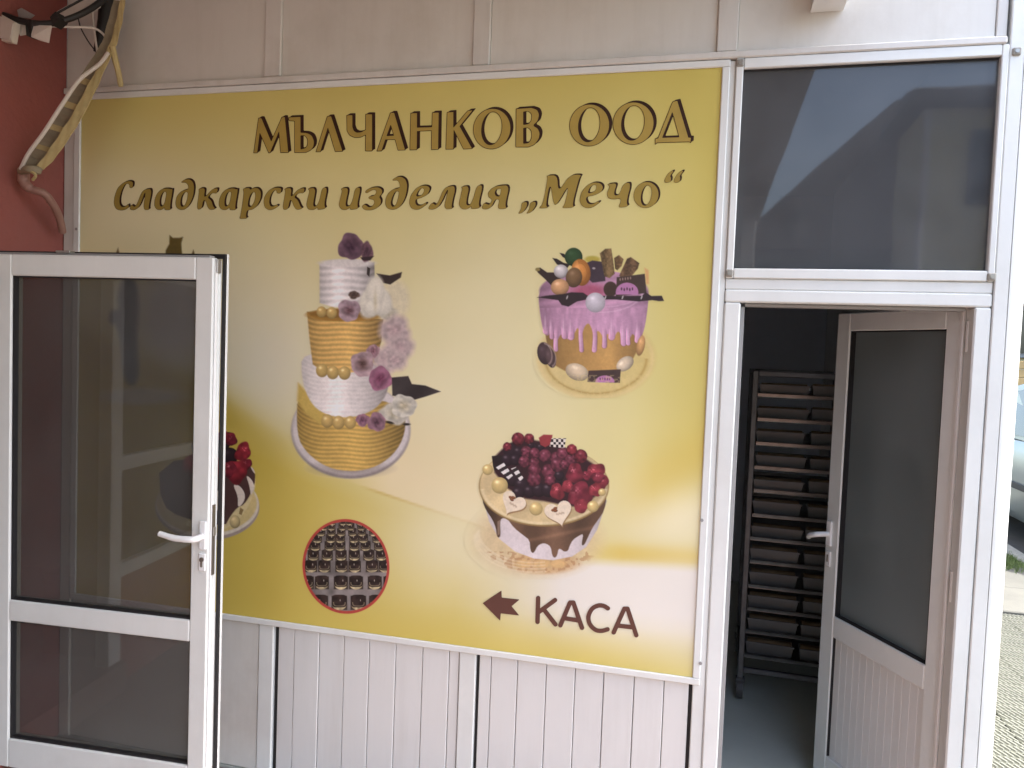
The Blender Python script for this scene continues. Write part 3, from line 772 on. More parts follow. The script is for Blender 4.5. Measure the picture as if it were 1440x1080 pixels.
    for k, (x, y, a, b_) in enumerate(((758, 386, 54, 64), (712, 468, 38, 40), (892, 372, 58, 50), (836, 400, 28, 32), (926, 442, 44, 50), (646, 502, 42, 54), (792, 520, 76, 80), (886, 492, 44, 40), (800, 590, 50, 44), (905, 410, 40, 34))):
        A.straw(x, y, a, b_, stw if k % 3 else (128, 40, 56), k)
    def stripes(U, V):
        return np.where((np.sin((U * .55 + V * .95) / 7.5) > 0)[..., None], np.array((232, 224, 220.)), np.array((52, 42, 44.)))
    A.poly([(258, 348), (308, 318), (366, 400), (338, 424)], stripes, 4)
    A.poly([(354, 356), (388, 344), (432, 414), (412, 436)], stripes, 4)
    for x, y, r in ((282, 462, 52), (206, 362, 34), (512, 610, 42), (872, 595, 36), (930, 505, 24)):
        A.ball(x, y, r, r, (222, 190, 116), hl=.28, dark=.32)
    for cx, cy, r, rot in ((366, 572, 84, 30), (655, 632, 92, -14)):
        hp = heart(cx, cy, r, rot)
        A.poly(hp + np.array((4, 8)), (150, 112, 70), 8); A.poly(hp, (236, 216, 188), 4)
        ca, sa = math.cos(math.radians(rot)), math.sin(math.radians(rot))
        for ex, ey in ((-30, -22), (-14, -30), (-16, -14)):
            A.ball(cx + ex * ca - ey * sa, cy + ex * sa + ey * ca, 13, 9, (150, 88, 52), 3, hl=.05, rot=rot)
        for kk in range(9):
            ex, ey = 4 + kk * 6 - 20, 10 + (kk % 3 - 1) * 2
            A.ell(cx + ex * ca - ey * sa, cy + ex * sa + ey * ca, 2.5, 6, (190, 160, 130), 3, rot=rot)
    A.build('cake_picture', .0106, 'round berry-topped cake with dripping chocolate and two hearts printed on the sign')
berry_cake()

# ---- round picture of petits fours
def tray_picture():
    A = Art(400, 710, 6.356, 1120, 1040, .55)
    d, x, y = A.dell(550, 550, 388, 424, -8)
    A.put(sm(d, 5), (196, 66, 56))
    ins = sm(d + 22, 6)
    C0 = A.c.copy(); A0 = A.a.copy()
    A.put(ins, np.array((132, 122, 118.))[None, None] * (.8 + .4 * vnoise(A.u, A.v, 60, 41))[..., None])
    rows = [(868, 62), (690, 56), (545, 50), (445, 45), (362, 41), (295, 38), (240, 34), (192, 31), (150, 28)]
    for k, (yc, hs) in enumerate(rows):
        sp = hs * 2.72; sx = 575 - k * 3
        for i in range(-5, 6):
            xc = sx + (i - .5) * sp + 10 * math.sin(i * 3 + k)
            if abs(xc - 550) > 470: continue
            w = hs * 1.12
            A.poly([(xc - w, yc - hs * .9), (xc + w, yc - hs * .9), (xc + w * 1.02, yc + hs * 1.15), (xc - w * 1.02, yc + hs * 1.15)], (70, 58, 50), 5)
            dd_, xx, yy = A.dell(xc, yc + hs * .35, w * .92, hs * .85)
            A.put(sm(dd_, 4), np.array((196, 176, 130.))[None, None] * (.72 + .5 * vnoise(A.u + 9 * i, A.v + 5 * k, hs * .35, 42))[..., None])
            A.put(sm(dd_, 4) * np.exp(-((yy - .35) / .12) ** 2) * .7, (120, 92, 66))
            d4 = (((np.abs(A.u - xc) / (w * .96)) ** 4 + (np.abs(A.v - yc + hs * .14) / (hs * .92)) ** 4) ** .25 - 1) * hs
            tn = vnoise(A.u + 13 * k, A.v + 7 * i, hs * .5, 12)
            A.put(sm(d4, 4), np.array((48, 34, 30.))[None, None] * (.6 + .8 * tn)[..., None])
            A.put(sm(d4 + 6, 4) * .55 * np.exp(-((d4 + hs * .22) / (hs * .07)) ** 2) * (A.v > yc), (214, 196, 150))
            A.ell(xc + w * (.1 + .2 * math.sin(i + 2 * k)), yc - hs * .25, 3.5, 9, (226, 212, 196), 4, op=.8)
    A.c = A.c * ins[..., None] + C0 * (1 - ins)[..., None]; A.a = A0
    A.build('round_picture', .0106, 'red-ringed round picture of rows of small chocolate cakes printed on the sign')
tray_picture()

# ---- cake half hidden by the open door on the left
def left_cake():
    A = Art(215, 580, 5.4, 830, 1060, .8)
    ox = 513
    A.ell(ox - 100, 720, 395, 250, (168, 150, 140), 6); A.ell(ox - 100, 700, 392, 245, (220, 206, 184), 6)
    A.ell(ox - 104, 690, 380, 230, (214, 188, 120), 10)
    A.poly([(ox - 460, 450), (ox - 440, 760), (ox - 300, 880), (ox - 100, 915), (ox + 60, 880), (ox + 190, 760), (ox + 262, 600), (ox + 268, 470)], (222, 200, 140), 8, smooth=1)
    A.poly([(ox - 470, 380), (ox - 450, 700), (ox - 300, 800), (ox + 30, 870), (ox + 80, 780), (ox + 130, 720), (ox + 180, 700), (ox + 230, 620), (ox + 272, 500), (ox + 240, 400), (ox, 330)], (84, 56, 52), 6, smooth=1)
    A.poly([(ox + 90, 540), (ox + 150, 556), (ox + 190, 620), (ox + 180, 680), (ox + 130, 730), (ox + 135, 640)], (226, 208, 190), 4, smooth=2)
    A.poly([(ox + 190, 470), (ox + 240, 510), (ox + 262, 570), (ox + 230, 640), (ox + 222, 560)], (226, 208, 190), 4, smooth=2)
    A.poly([(ox + 226, 408), (ox + 250, 425), (ox + 268, 470), (ox + 246, 450)], (226, 208, 190), 4, smooth=1)
    A.poly([(ox - 120, 560), (ox - 20, 570), (ox + 10, 700), (ox - 60, 790), (ox - 90, 680)], (226, 208, 190), 4, smooth=2)
    A.ball(ox + 110, 830, 40, 50, (224, 196, 130), hl=.1)
    A.poly([(ox + 150, 720), (ox + 175, 740), (ox + 160, 780), (ox + 140, 770)], (150, 120, 70), 4)
    for k, (x, y, r) in enumerate(((70, 330, 64), (20, 230, 56), (60, 200, 50), (-40, 290, 70), (-140, 260, 80))):
        A.ball(ox + x, y, r, r, (50, 34, 40), hl=.08)
    for k, (x, y, a, b_) in enumerate(((80, 205, 46, 50), (170, 300, 56, 76), (200, 390, 40, 40), (120, 450, 80, 90), (60, 430, 60, 60), (-60, 420, 90, 80), (20, 180, 50, 40), (-200, 400, 90, 80), (-120, 180, 70, 50))):
        A.straw(ox + x, y, a, b_, (158, 38, 50) if k % 2 else (134, 34, 48), k)
    A.build('cake_picture', .0106, 'strawberry and chocolate cake printed on the sign, half hidden by the open door')
left_cake()

# ---- starred cake behind the glass door
def star_cake():
    A = Art(140, 325, 1.0, 165, 250, 1.2)
    A.poly([(98.5, 5.5), (103, 9.5), (112, 9.5), (117.5, 8), (115, 17), (116, 31), (116, 44), (92, 44), (93, 27), (98, 18)], (104, 86, 34), 1.5)
    A.poly([(22, 34), (26, 23), (29, 36)], (120, 98, 50), 1.5); A.poly([(128, 36), (132, 26), (135, 36)], (110, 90, 40), 1.5)
    A.poly([(26, 90), (32, 70), (44, 66), (54, 78), (56, 110), (52, 150), (56, 215), (34, 215), (30, 150), (22, 130), (14, 128), (16, 112), (28, 112)], (70, 64, 84), 9, smooth=2)
    A.ell(105, 120, 50, 60, (214, 206, 214), 40, op=.8)
    A.ell(60, 232, 60, 12, (206, 190, 160), 8)
    A.build('cake_picture', .0106, 'cake with small dark stars printed at the left of the sign, behind the glass door')
star_cake()

# ---- lettering
def contour(name, sdf, box, step, depth, m, parent, label=None, off=(0, 0), origin=None):
    x0, y0, x1, y1 = box
    xs = np.arange(x0, x1 + step, step); ys = np.arange(y0, y1 + step, step)
    gx_, gy_ = np.meshgrid(xs, ys); D = sdf(gx_, gy_)
    polys = []
    nyy, nxx = D.shape
    full = (D[:-1, :-1] < 0) & (D[1:, :-1] < 0) & (D[:-1, 1:] < 0) & (D[1:, 1:] < 0)
    anyi = (D[:-1, :-1] < 0) | (D[1:, :-1] < 0) | (D[:-1, 1:] < 0) | (D[1:, 1:] < 0)
    for j in range(nyy - 1):
        i = 0
        while i < nxx - 1:
            if full[j, i]:
                k = i
                while k < nxx - 1 and full[j, k]: k += 1
                polys.append([(xs[i], ys[j]), (xs[k], ys[j]), (xs[k], ys[j + 1]), (xs[i], ys[j + 1])]); i = k; continue
            if anyi[j, i]:
                cs = [(xs[i], ys[j], D[j, i]), (xs[i + 1], ys[j], D[j, i + 1]), (xs[i + 1], ys[j + 1], D[j + 1, i + 1]), (xs[i], ys[j + 1], D[j + 1, i])]
                pl = []
                for a in range(4):
                    A_, B_ = cs[a], cs[(a + 1) % 4]
                    if A_[2] < 0: pl.append(A_[:2])
                    if (A_[2] < 0) != (B_[2] < 0):
                        t = A_[2] / (A_[2] - B_[2]); pl.append((A_[0] + t * (B_[0] - A_[0]), A_[1] + t * (B_[1] - A_[1])))
                if len(pl) >= 3: polys.append(pl)
            i += 1
    v = []; f = []
    for pl in polys:
        b0 = len(v); v += pl; f.append(tuple(range(b0, b0 + len(pl))))
    va = np.array(v) + np.array(off)
    P = pixarr(va[:, 0], va[:, 1], -depth) - np.array(origin if origin is not None else parent.location)
    me = bpy.data.meshes.new(name); me.from_pydata([tuple(p) for p in P], [], f); me.update()
    me.materials.append(m)
    o = bpy.data.objects.new(name, me); COL.objects.link(o); o.parent = parent
    if label: o['label'] = label
    return o
INK = mat('gold_ink', rgb(172, 146, 72), .42, .10, 14, spec=.35)
INK2 = mat('olive_gold_ink', rgb(160, 136, 64), .42, .08, 10, spec=.35)
INKD = mat('dark_brown_ink', rgb(52, 28, 18), .42, spec=.35)
INKB = mat('brown_ink', rgb(98, 62, 52), .42, .04, 6, spec=.35)
def E(cx, cy, rx, ry, rot=0, n=48):
    t = np.linspace(0, 2 * math.pi, n, endpoint=False); a = math.radians(rot)
    x = rx * np.cos(t); y = ry * np.sin(t)
    return [(cx + p * math.cos(a) - q * math.sin(a), cy + p * math.sin(a) + q * math.cos(a)) for p, q in zip(x, y)]
def letter(ch, polys, ox, oy, sc, smooth, fillm, sh, outline):
    P = []
    for p in polys:
        p = np.array(p, float)
        if smooth and len(p) < 40: p = chaikin(p, 2, .22)
        P.append(p / sc + np.array((ox, oy)))
    al = np.concatenate(P); bx = (al[:, 0].min() - 3, al[:, 1].min() - 3, al[:, 0].max() + 3, al[:, 1].max() + 3)
    sd_ = lambda x, y: poly_sdf(x, y, P)
    nm = 'letter' if ch not in '„“' else 'quotation_mark'
    top = contour(nm, lambda x, y: sd_(x, y) + outline * .5, bx, .75, .0118, fillm, sg, 'gold letter ' + ch + ' printed on the sign' if nm == 'letter' else None)
    # the dark edge printed behind each letter: union of steps along the offset
    def shadow(x, y):
        d = sd_(x, y) - outline * .5
        for t in (.34, .67, 1.0):
            d = np.minimum(d, sd_(x - sh[0] * t, y - sh[1] * t))
        return d
    bx2 = (bx[0], bx[1] + min(0, sh[1]) - 1, bx[2] + sh[0] + 1, bx[3])
    contour('letter_shadow', shadow, bx2, .75, .0110, INKD, top, origin=sg.location)
a1 = (350, 140, 6.857); a2 = (550, 130, 6.545); a3 = (780, 120, 6.545)
TITLE = [
 ('М', [[(45,515),(92,178),(122,178),(215,400),(318,168),(348,168),(382,512),(305,512),(290,312),(205,515),(190,515),(106,325),(82,515)]], a1, 0),
 ('Ъ', [[(383,170),(500,165),(500,318),(560,320),(608,345),(630,400),(626,450),(600,488),(550,511),(440,512),(440,208),(383,205)], [(500,347),(540,347),(566,382),(566,432),(548,466),(500,480)]], a1, 0),
 ('Л', [[(645,505),(755,162),(795,160),(905,500),(832,503),(762,275),(690,505)]], a1, 0),
 ('Ч', [[(943,150),(1000,148),(1000,262),(1012,300),(1040,318),(1085,313),(1125,290),(1125,140),(1190,140),(1190,497),(1122,497),(1125,340),(1080,365),(1020,368),(970,345),(945,300)]], a1, 0),
 ('А', [[(529.7,212.6),(549,158.4),(554.5,158.4),(570,211),(559.5,211.4),(555.5,196.3),(542,196.5),(536.7,212.5)], [(549.5,176),(553.6,190.5),(544,191)]], (0, 0, 1.0), 0),
 ('Н', [[(180,190),(240,188),(240,322),(375,318),(378,185),(440,183),(435,525),(370,527),(372,352),(240,358),(238,528),(172,530)]], a2, 0),
 ('К', [[(515,182),(575,178),(575,320),(705,168),(755,162),(632,312),(748,518),(665,522),(578,348),(575,522),(503,524)]], a2, 0),
 ('О', [E(928, 335, 171, 187, 12), E(926, 331, 93, 153, 8)], a2, 0),
 ('В', [[(1150,150),(1290,140),(1345,158),(1365,205),(1350,265),(1305,305),(1350,328),(1370,375),(1360,430),(1320,482),(1265,503),(1147,503)], [(1218,178),(1262,172),(1293,200),(1293,250),(1270,288),(1218,298)], [(1218,328),(1262,325),(1292,355),(1292,420),(1268,465),(1218,470)]], a2, 0),
 ('О', [E(320, 367, 183, 193, 14), E(317, 364, 98, 158, 8)], a3, 0),
 ('О', [E(724, 350, 188, 195, 14), E(720, 347, 105, 161, 8)], a3, 0),
 ('Д', [[(925,490),(950,487),(1085,150),(1130,140),(1232,480),(1255,480),(1252,530),(1240,520),(945,528),(925,545)], [(1083,250),(1145,476),(992,481)]], a3, 0),
]
for ch, polys, (ox, oy, sc), s_ in TITLE:
    if ch in 'ЪЧВ':
        # round only the bowls: subdivide long straight edges first so that corner cutting stays local
        q = []
        for p in polys:
            p = np.array(p, float); out = []
            for a_, b_ in zip(p, np.roll(p, -1, 0)):
                L = np.linalg.norm(b_ - a_); out.append(a_)
                if L > 100: out += [a_ + (b_ - a_) * 8 / L, b_ - (b_ - a_) * 8 / L]
            q.append(chaikin(out, 2, .2))
        polys = q
    letter(ch, polys, ox, oy, sc, 0, INK, (4.2, -2.6), .8)

b1 = (150, 235, 7.2); b2 = (330, 235, 7.2); b3 = (530, 230, 6.857); b4 = (720, 225, 5.538)
LINE2 = [
 ('С', [[(270,150),(225,138),(170,155),(110,210),(78,300),(72,375),(95,425),(140,440),(190,432),(228,405),(220,370),(190,400),(150,405),(130,370),(132,310),(150,240),(185,175),(215,165),(232,180),(232,210),(262,212)]], b1),
 ('л', [[(462,218),(385,225),(350,260),(318,350),(285,408),(255,380),(238,395),(235,430),(275,438),(318,415),(348,365),(378,275),(395,250),(368,432),(432,434),(424,405)]], b1),
 ('а', [[(672,218),(655,225),(620,215),(560,220),(510,265),(485,330),(482,395),(510,432),(555,435),(590,405),(583,435),(650,435),(640,400)], [(605,250),(575,248),(548,290),(535,350),(540,395),(560,400),(585,370),(600,300)]], b1),
 ('д', [[(755,150),(790,125),(840,122),(875,150),(888,210),(875,300),(840,380),(795,430),(745,435),(705,410),(695,360),(710,290),(760,240),(830,225),(825,180),(800,155),(760,158)], [(825,250),(785,255),(752,310),(745,375),(760,405),(790,390),(815,330)]], b1),
 ('к', [[(930,215),(1000,212),(985,300),(1005,295),(1040,255),(1075,220),(1130,212),(1115,268),(1080,262),(1060,268),(1020,310),(1060,335),(1080,400),(1105,425),(1045,435),(1020,400),(1005,345),(980,330),(962,425),(910,430),(935,260)]], b1),
 ('а', [[(1332,218),(1315,225),(1280,213),(1215,220),(1165,265),(1138,330),(1135,395),(1165,432),(1210,435),(1248,405),(1243,435),(1310,435),(1300,400)], [(1262,250),(1232,248),(1205,290),(1192,350),(1196,395),(1217,400),(1242,370),(1258,300)]], b1),
 ('р', [[(80,215),(155,210),(152,230),(190,212),(235,210),(268,250),(265,320),(230,390),(180,432),(125,435),(112,500),(130,520),(45,525),(60,490),(95,260)], [(200,245),(165,270),(140,330),(132,400),(165,405),(200,350),(212,280)]], b2),
 ('с', [[(478,212),(410,205),(350,230),(305,290),(292,350),(305,410),(350,438),(400,425),(445,395),(430,378),(390,400),(360,395),(348,350),(365,280),(400,235),(425,235),(425,265),(465,268)]], b2),
 ('к', [[(500,215),(580,210),(565,300),(590,285),(640,225),(710,208),(700,265),(665,262),(640,268),(600,305),(640,330),(665,395),(688,420),(630,435),(600,400),(580,340),(560,330),(540,430),(480,432),(515,250)]], b2),
 ('и', [[(735,215),(825,210),(795,370),(800,400),(830,395),(860,335),(885,210),(942,208),(905,380),(925,420),(835,435),(845,405),(800,435),(745,430),(725,390),(735,330),(760,240)]], b2),
 ('и', [[(1072,215),(1158,208),(1122,370),(1130,400),(1165,393),(1195,335),(1220,210),(1280,205),(1240,380),(1255,420),(1165,435),(1175,405),(1130,435),(1080,430),(1055,390),(1065,330),(1090,240)]], b2),
 ('з', [[(513,270),(517,266),(524,263.5),(532,263.2),(537.5,266.5),(537.5,272),(533,277),(536,281),(535.5,287),(530,293),(522,295.8),(513,295.5),(508.5,291),(511,287.5),(515,288.5),(518,291.5),(523,290.5),(526.5,286),(526,281),(518,279.5),(519,276),(525,275.5),(529,272),(529,267.5),(525,266.5),(520,269),(516,272)]], (0, 0, 1.0)),
 ('д', [[(148,158),(185,130),(235,125),(280,155),(295,215),(280,310),(245,390),(200,435),(145,447),(95,430),(78,375),(95,305),(150,248),(225,235),(220,190),(200,160),(160,165)], [(215,265),(175,270),(145,330),(132,390),(150,420),(180,405),(205,340)]], b3),
 ('е', [[(515,240),(490,215),(440,210),(380,235),(330,300),(310,370),(325,425),(370,447),(420,440),(485,390),(470,375),(425,405),(385,405),(370,375),(375,345),(430,330),(490,300)], [(375,320),(395,270),(430,235),(455,240),(455,275),(425,310)]], b3),
 ('л', [[(765,215),(680,220),(640,255),(600,350),(570,405),(535,378),(515,395),(492,438),(540,445),(592,422),(630,360),(672,262),(690,248),(640,438),(732,438),(718,405)]], b3),
 ('и', [[(810,222),(895,215),(860,370),(868,405),(900,398),(930,335),(965,210),(1025,208),(980,385),(998,430),(905,440),(915,408),(870,442),(815,438),(790,395),(802,335),(825,245)]], b3),
 ('я', [[(1282,208),(1170,212),(1110,235),(1070,280),(1075,325),(1115,345),(1085,400),(1055,388),(1030,380),(1008,435),(1060,442),(1105,420),(1140,345),(1185,345),(1160,440),(1255,435),(1235,400)], [(1190,240),(1150,250),(1135,285),(1150,315),(1185,318),(1200,250)]], b3),
 ('„', [[(75,330),(118,325),(118,360),(85,410),(45,420),(70,385)]], b4),
 ('„', [[(140,330),(185,322),(185,360),(150,408),(108,420),(135,385)]], b4),
 ('М', [[(268,120),(355,118),(360,250),(450,116),(545,112),(522,145),(470,345),(485,370),(385,376),(412,345),(445,185),(350,348),(325,348),(298,170),(262,350),(285,372),(205,378),(240,345),(278,145)]], b4),
 ('е', [[(712,210),(690,180),(640,172),(585,195),(540,250),(525,310),(540,355),(585,378),(640,365),(688,325),(670,320),(625,345),(590,340),(575,305),(585,285),(640,275),(695,250)], [(588,262),(605,215),(640,190),(658,200),(655,230),(630,252)]], b4),
 ('ч', [[(735,188),(820,178),(795,250),(800,278),(835,270),(870,180),(930,176),(890,330),(908,362),(825,372),(850,320),(842,298),(790,308),(745,295),(740,250),(765,205)]], b4),
 ('о', [E(1045, 272, 96, 102, 25), E(1046, 276, 40, 80, 12)], b4),
 ('“', [[(1262,85),(1245,82),(1210,110),(1185,160),(1195,178),(1235,172),(1240,140),(1230,125)]], b4),
 ('“', [[(1338,85),(1318,82),(1285,110),(1258,160),(1268,178),(1305,172),(1312,140),(1305,125)]], b4),
]
for ch, polys, (ox, oy, sc) in LINE2:
    letter(ch, polys, ox, oy, sc, 1, INK2, (2.5, -1.6), .4)
# КАСА with arrow
def strokes_sdf(strokes, r):
    def f(x, y):
        D = np.full(x.shape, 1e9)
        for st in strokes:
            for (ax, ay), (bx, by) in zip(st[:-1], st[1:]):
                ex, ey = bx - ax, by - ay; t = np.clip(((x - ax) * ex + (y - ay) * ey) / (ex * ex + ey * ey), 0, 1)
                D = np.minimum(D, np.hypot(x - ax - t * ex, y - ay - t * ey))
        return D - r
    return f
def T(st): return [(670 + x / 5.76, 810 + y / 5.76) for x, y in st]
KASA = [('К', [[(500,178),(495,372)], [(505,292),(637,195)], [(545,270),(640,392)]]),
        ('А', [[(680,400),(758,215),(785,215),(855,420)], [(715,342),(825,360)]]),
        ('С', [smooth_pts([(1065,262),(1030,242),(985,240),(935,268),(907,330),(920,392),(965,436),(1015,444),(1062,432)], 4)]),
        ('А', [[(1112,457),(1198,265),(1224,265),(1295,480)], [(1150,402),(1260,415)]])]
for ch, sts in KASA:
    sts = [T(s_) for s_ in sts]; al = np.concatenate([np.array(s_) for s_ in sts])
    contour('letter', strokes_sdf(sts, 3.1), (al[:, 0].min() - 4, al[:, 1].min() - 4, al[:, 0].max() + 4, al[:, 1].max() + 4), .7, .0118, INKB, sg, 'brown rounded letter ' + ch + ' printed low on the sign')
ar = np.array(T([(50,220),(203,117),(205,175),(350,190),(285,245),(347,320),(197,303),(192,362)]))
contour('arrow', lambda x, y: poly_sdf(x, y, [ar]), (676, 826, 734, 876), .7, .0118, INKB, sg, 'brown arrow pointing left printed on the sign')
# ================================================================== LEFT GLAZED DOOR (opened against the wall)
FREE = pix(300, 375, -.51)
LW = .883
th = math.radians(3.5)
hx, hy = FREE[0] - LW * math.cos(th), FREE[1] - LW * math.sin(th)
ld = thing('glazed_door', 'white plastic door with tinted glass standing open at the left', 'door', (hx, hy, .198), th)
Z0, Z1 = .0, 2.030 - .198
G0, G1, G2, G3 = .303 - .198, .733 - .198, .808 - .198, 1.956 - .198   # glass limits
XL, XR = .11, LW - .064
def lbox(name, m, *a, c=.003): return MB().box(*a, c).build(name, m, ld)
st = MB()
st.box(0, XL, .0, .055, Z0, Z1, .004).box(XR, LW, .0, .030, Z0, Z1, .004)
st.box(XR + .002, LW + .004, .0302, .046, Z0 + .004, Z1 - .004, .003)
st.build('stile', PVC, ld)
lbox('rail', PVC, XL + .0005, XR - .0005, .0, .055, G3, Z1, c=.004)
lbox('rail', PVC, XL + .0005, XR - .0005, .0, .055, G1, G2, c=.004)
lbox('rail', PVC, XL + .0005, XR - .0005, .0, .055, Z0, G0, c=.004)
# outer overlap flange at the back with its rubber seal
fl = MB(); fl.box(-.012, LW + .016, .0575, .070, Z1 + .004, Z1 + .018, .002).box(LW + .004, LW + .016, .0575, .070, Z0 - .01, Z1 + .004, .002)
fl.build('flange', PVC, ld)
ga = MB(); ga.box(-.01, LW + .0145, .0465, .0572, Z1 + .001, Z1 + .0165).box(LW + .0045, LW + .0145, .0465, .0572, Z0 - .006, Z1 + .001)
ga.build('gasket', GASKET, ld)
ch = MB(); ch.box(.01, LW - .02, .012, .044, Z1 + .0005, Z1 + .008, .002); ch.build('edge_channel', RAW, ld)
sc_ = MB(); sc_.box(LW + .0005, LW + .006, .008, .022, Z0 + .01, Z1 - .01, .002); sc_.build('edge_channel', WHITEP, ld)
for (za, zb_, nm) in ((G0, G1, 'lower'), (G2, G3, 'upper')):
    MB().box(XL - .01, XR + .01, .026, .031, za - .01, zb_ + .01).build('pane', TINT, ld)
    bd = MB()
    for (a, b, c_, d_) in ((XL, XL + .008, za, zb_), (XR - .004, XR, za, zb_)): bd.box(a, b, .008, .0255, c_, d_)
    bd.box(XL + .008, XR - .004, .008, .0255, zb_ - .004, zb_).box(XL + .008, XR - .004, .008, .0255, za, za + .007)
    bd.build('glazing_seal', GASKET, ld)
# handle
hz = 1.10 - .198
hp = MB(); hp.box(LW - .030, LW - .003, -.010, .0, hz - .045, hz + .052, .004)
hd = hp.build('handle', WHITEP, ld)
lv = MB(); lv.tube(smooth_pts([(LW - .018, -.008, hz), (LW - .02, -.045, hz), (LW - .04, -.055, hz), (LW - .09, -.056, hz + .001), (LW - .145, -.052, hz + .010)], 5), [.011] * 12 + [.0105] * 5 + [.0095] * 4, 10)
lv.build('lever', WHITEP, hd, smooth=True)
cy = MB(); cy.box(LW - .031, LW - .006, -.006, .0, hz - .118, hz - .058, .004); cyo = cy.build('lock_plate', WHITEP, ld)
MB().tube([(LW - .0185, -.0062, hz - .078), (LW - .0185, -.010, hz - .078)], .008, 12).box(LW - .0225, LW - .0145, -.010, -.0062, hz - .104, hz - .078, .002).build('keyhole', CHROME, cyo)
lk = MB(); lk.box(LW + .0062, LW + .0085, .010, .028, hz - .135, hz + .105, .0008); lko = lk.build('lock_strip', CHROME, ld)
MB().box(LW + .0085, LW + .013, .012, .026, hz - .002, hz + .03, .002).build('latch', STEEL, lko)
lbox('edge_clip', STEEL, LW - .60, LW - .545, .004, .03, Z1 + .008, Z1 + .016, c=.001)
lbox('corner_piece', STEEL, LW + .006, LW + .011, .008, .03, Z1 - .05, Z1 - .004, c=.001)

# ================================================================== RIGHT DOOR (opened into the room)
ra = math.radians(180 - 62)
rd = thing('half_glazed_door', 'white plastic door with frosted glass swung into the bakery room', 'door', (3.411, .06, .06), ra)
# local x runs from the hinge to the free edge, local +y faces the camera side
RW, RH = .652, 1.898
g0, g1 = .672, 1.826; gl0, gl1 = .088, .575
def rbox(name, m, *a, c=.003): return MB().box(*a, c).build(name, m, rd)
rbox('stile', PVC, .0, gl0, -.06, .0, 0, RH, c=.004)
rbox('stile', PVC, gl1, RW, -.06, .0, 0, RH, c=.004)
rbox('rail', PVC, gl0 + .0005, gl1 - .0005, -.06, .0, g1, RH, c=.004)
rbox('rail', PVC, gl0 + .0005, gl1 - .0005, -.06, .0, .585, g0, c=.004)
rbox('rail', PVC, gl0 + .0005, gl1 - .0005, -.06, .0, 0, .09, c=.004)
rbox('edge_strip', PVC_D, .004, .020, .0005, .012, .01, RH - .006, c=.003)
rbox('edge_strip', PVC_D, -.014, .0, -.055, -.02, .01, RH - .006, c=.003)
MB().box(gl0 - .01, gl1 + .01, -.034, -.028, g0 - .01, g1 + .01).build('pane', FROST, rd)
bd = MB(); bd.box(gl0, gl0 + .005, -.027, -.006, g0, g1).box(gl1 - .005, gl1, -.027, -.006, g0, g1).box(gl0 + .005, gl1 - .005, -.027, -.006, g0, g0 + .005).box(gl0 + .005, gl1 - .005, -.027, -.006, g1 - .005, g1)
bd.build('glazing_seal', GASKET, rd)
nb = 13; bw = (gl1 - gl0) / nb
for k in range(nb):
    MB().box(gl0 + k * bw + .0003, gl0 + (k + 1) * bw - .0003, -.04, -.016, .0905, .5845, .0012).build('plank', PLANKM, rd)
rbox('panel_seal', GASKET, gl1 - .004, gl1 - .0005, -.015, -.004, .092, .584, c=.0005)
for z in (1.80, .98, .25):
    h = MB(); h.tube([(-.016, .008, z - .05), (-.016, .008, z + .05)], .009, 10); h.build('hinge', PVC_D, rd)
hz = 1.057 - .06
hp = MB().box(RW - .045, RW - .012, .0, .010, hz - .05, hz + .055, .004).build('handle', WHITEP, rd)
MB().tube(smooth_pts([(RW - .028, .008, hz), (RW - .028, .05, hz), (RW - .016, .062, hz - .004), (RW + .012, .064, hz - .014), (RW + .03, .058, hz - .024)], 5), .011, 10).build('lever', WHITEP, hp, smooth=True)
cp = MB().box(RW - .044, RW - .014, .0, .007, hz - .135, hz - .07, .004).build('lock_plate', WHITEP, rd)
MB().box(RW - .033, RW - .025, .007, .0095, hz - .115, hz - .085, .001).build('keyhole', CHROME, cp)

# ================================================================== BAKING RACK IN THE ROOM
RK = mat('rack_metal', (.16, .15, .15), .45, .25, 14, metal=.6, damt=.4, dirt=(.05, .04, .03), dscale=12)
TRAY = mat('tray_metal', (.24, .22, .20), .32, .25, 9, metal=.8, damt=.35, dirt=(.06, .04, .03), dscale=14)
TINM = mat('tin_metal', (.20, .18, .165), .5, .25, 8, damt=.3, dirt=(.14, .10, .07), dscale=16, metal=.15)
RX0, RX1, RY0, RY1 = 2.84, 3.30, 1.36, 2.0
ry = math.radians(-1.5)
rk = thing('baking_rack', 'dark wheeled metal rack full of baking trays inside the room', 'rack', (RX0, RY0, 0), ry)
D_, W_ = RY1 - RY0, RX1 - RX0
for x in (0, W_):
    for y in (0, D_):
        MB().box(x - .014, x + .014, y - .014, y + .014, .11, 1.70, .003).build('post', RK, rk)
for y in (0, D_):
    MB().box(.0145, W_ - .0145, y - .012, y + .012, 1.672, 1.70, .003).build('crossbar', RK, rk)
    MB().box(.0145, W_ - .0145, y - .012, y + .012, .14, .165, .003).build('crossbar', RK, rk)
for x in (0, W_):
    MB().box(x - .012, x + .012, .0145, D_ - .0145, 1.672, 1.70, .003).build('crossbar', RK, rk)
    MB().box(x - .012, x + .012, .0145, D_ - .0145, .14, .165, .003).build('crossbar', RK, rk)
WH = mat('castor_rubber', (.10, .09, .085), .5, .2, 20)
for x in (0, W_):
    for y in (0, D_):
        MB().tube([(x - .016, y, .052), (x + .016, y, .052)], [.05, .05], 20).build('wheel', WH, rk)
        MB().box(x - .022, x + .022, y - .02, y + .02, .085, .112, .003).build('castor_fork', RK, rk)
NT = 12
ORD = ['topmost', 'second', 'third', 'fourth', 'fifth', 'sixth', 'seventh', 'eighth', 'ninth', 'tenth', 'eleventh', 'lowest']
zs = [1.575 - k * .1225 for k in range(NT)]
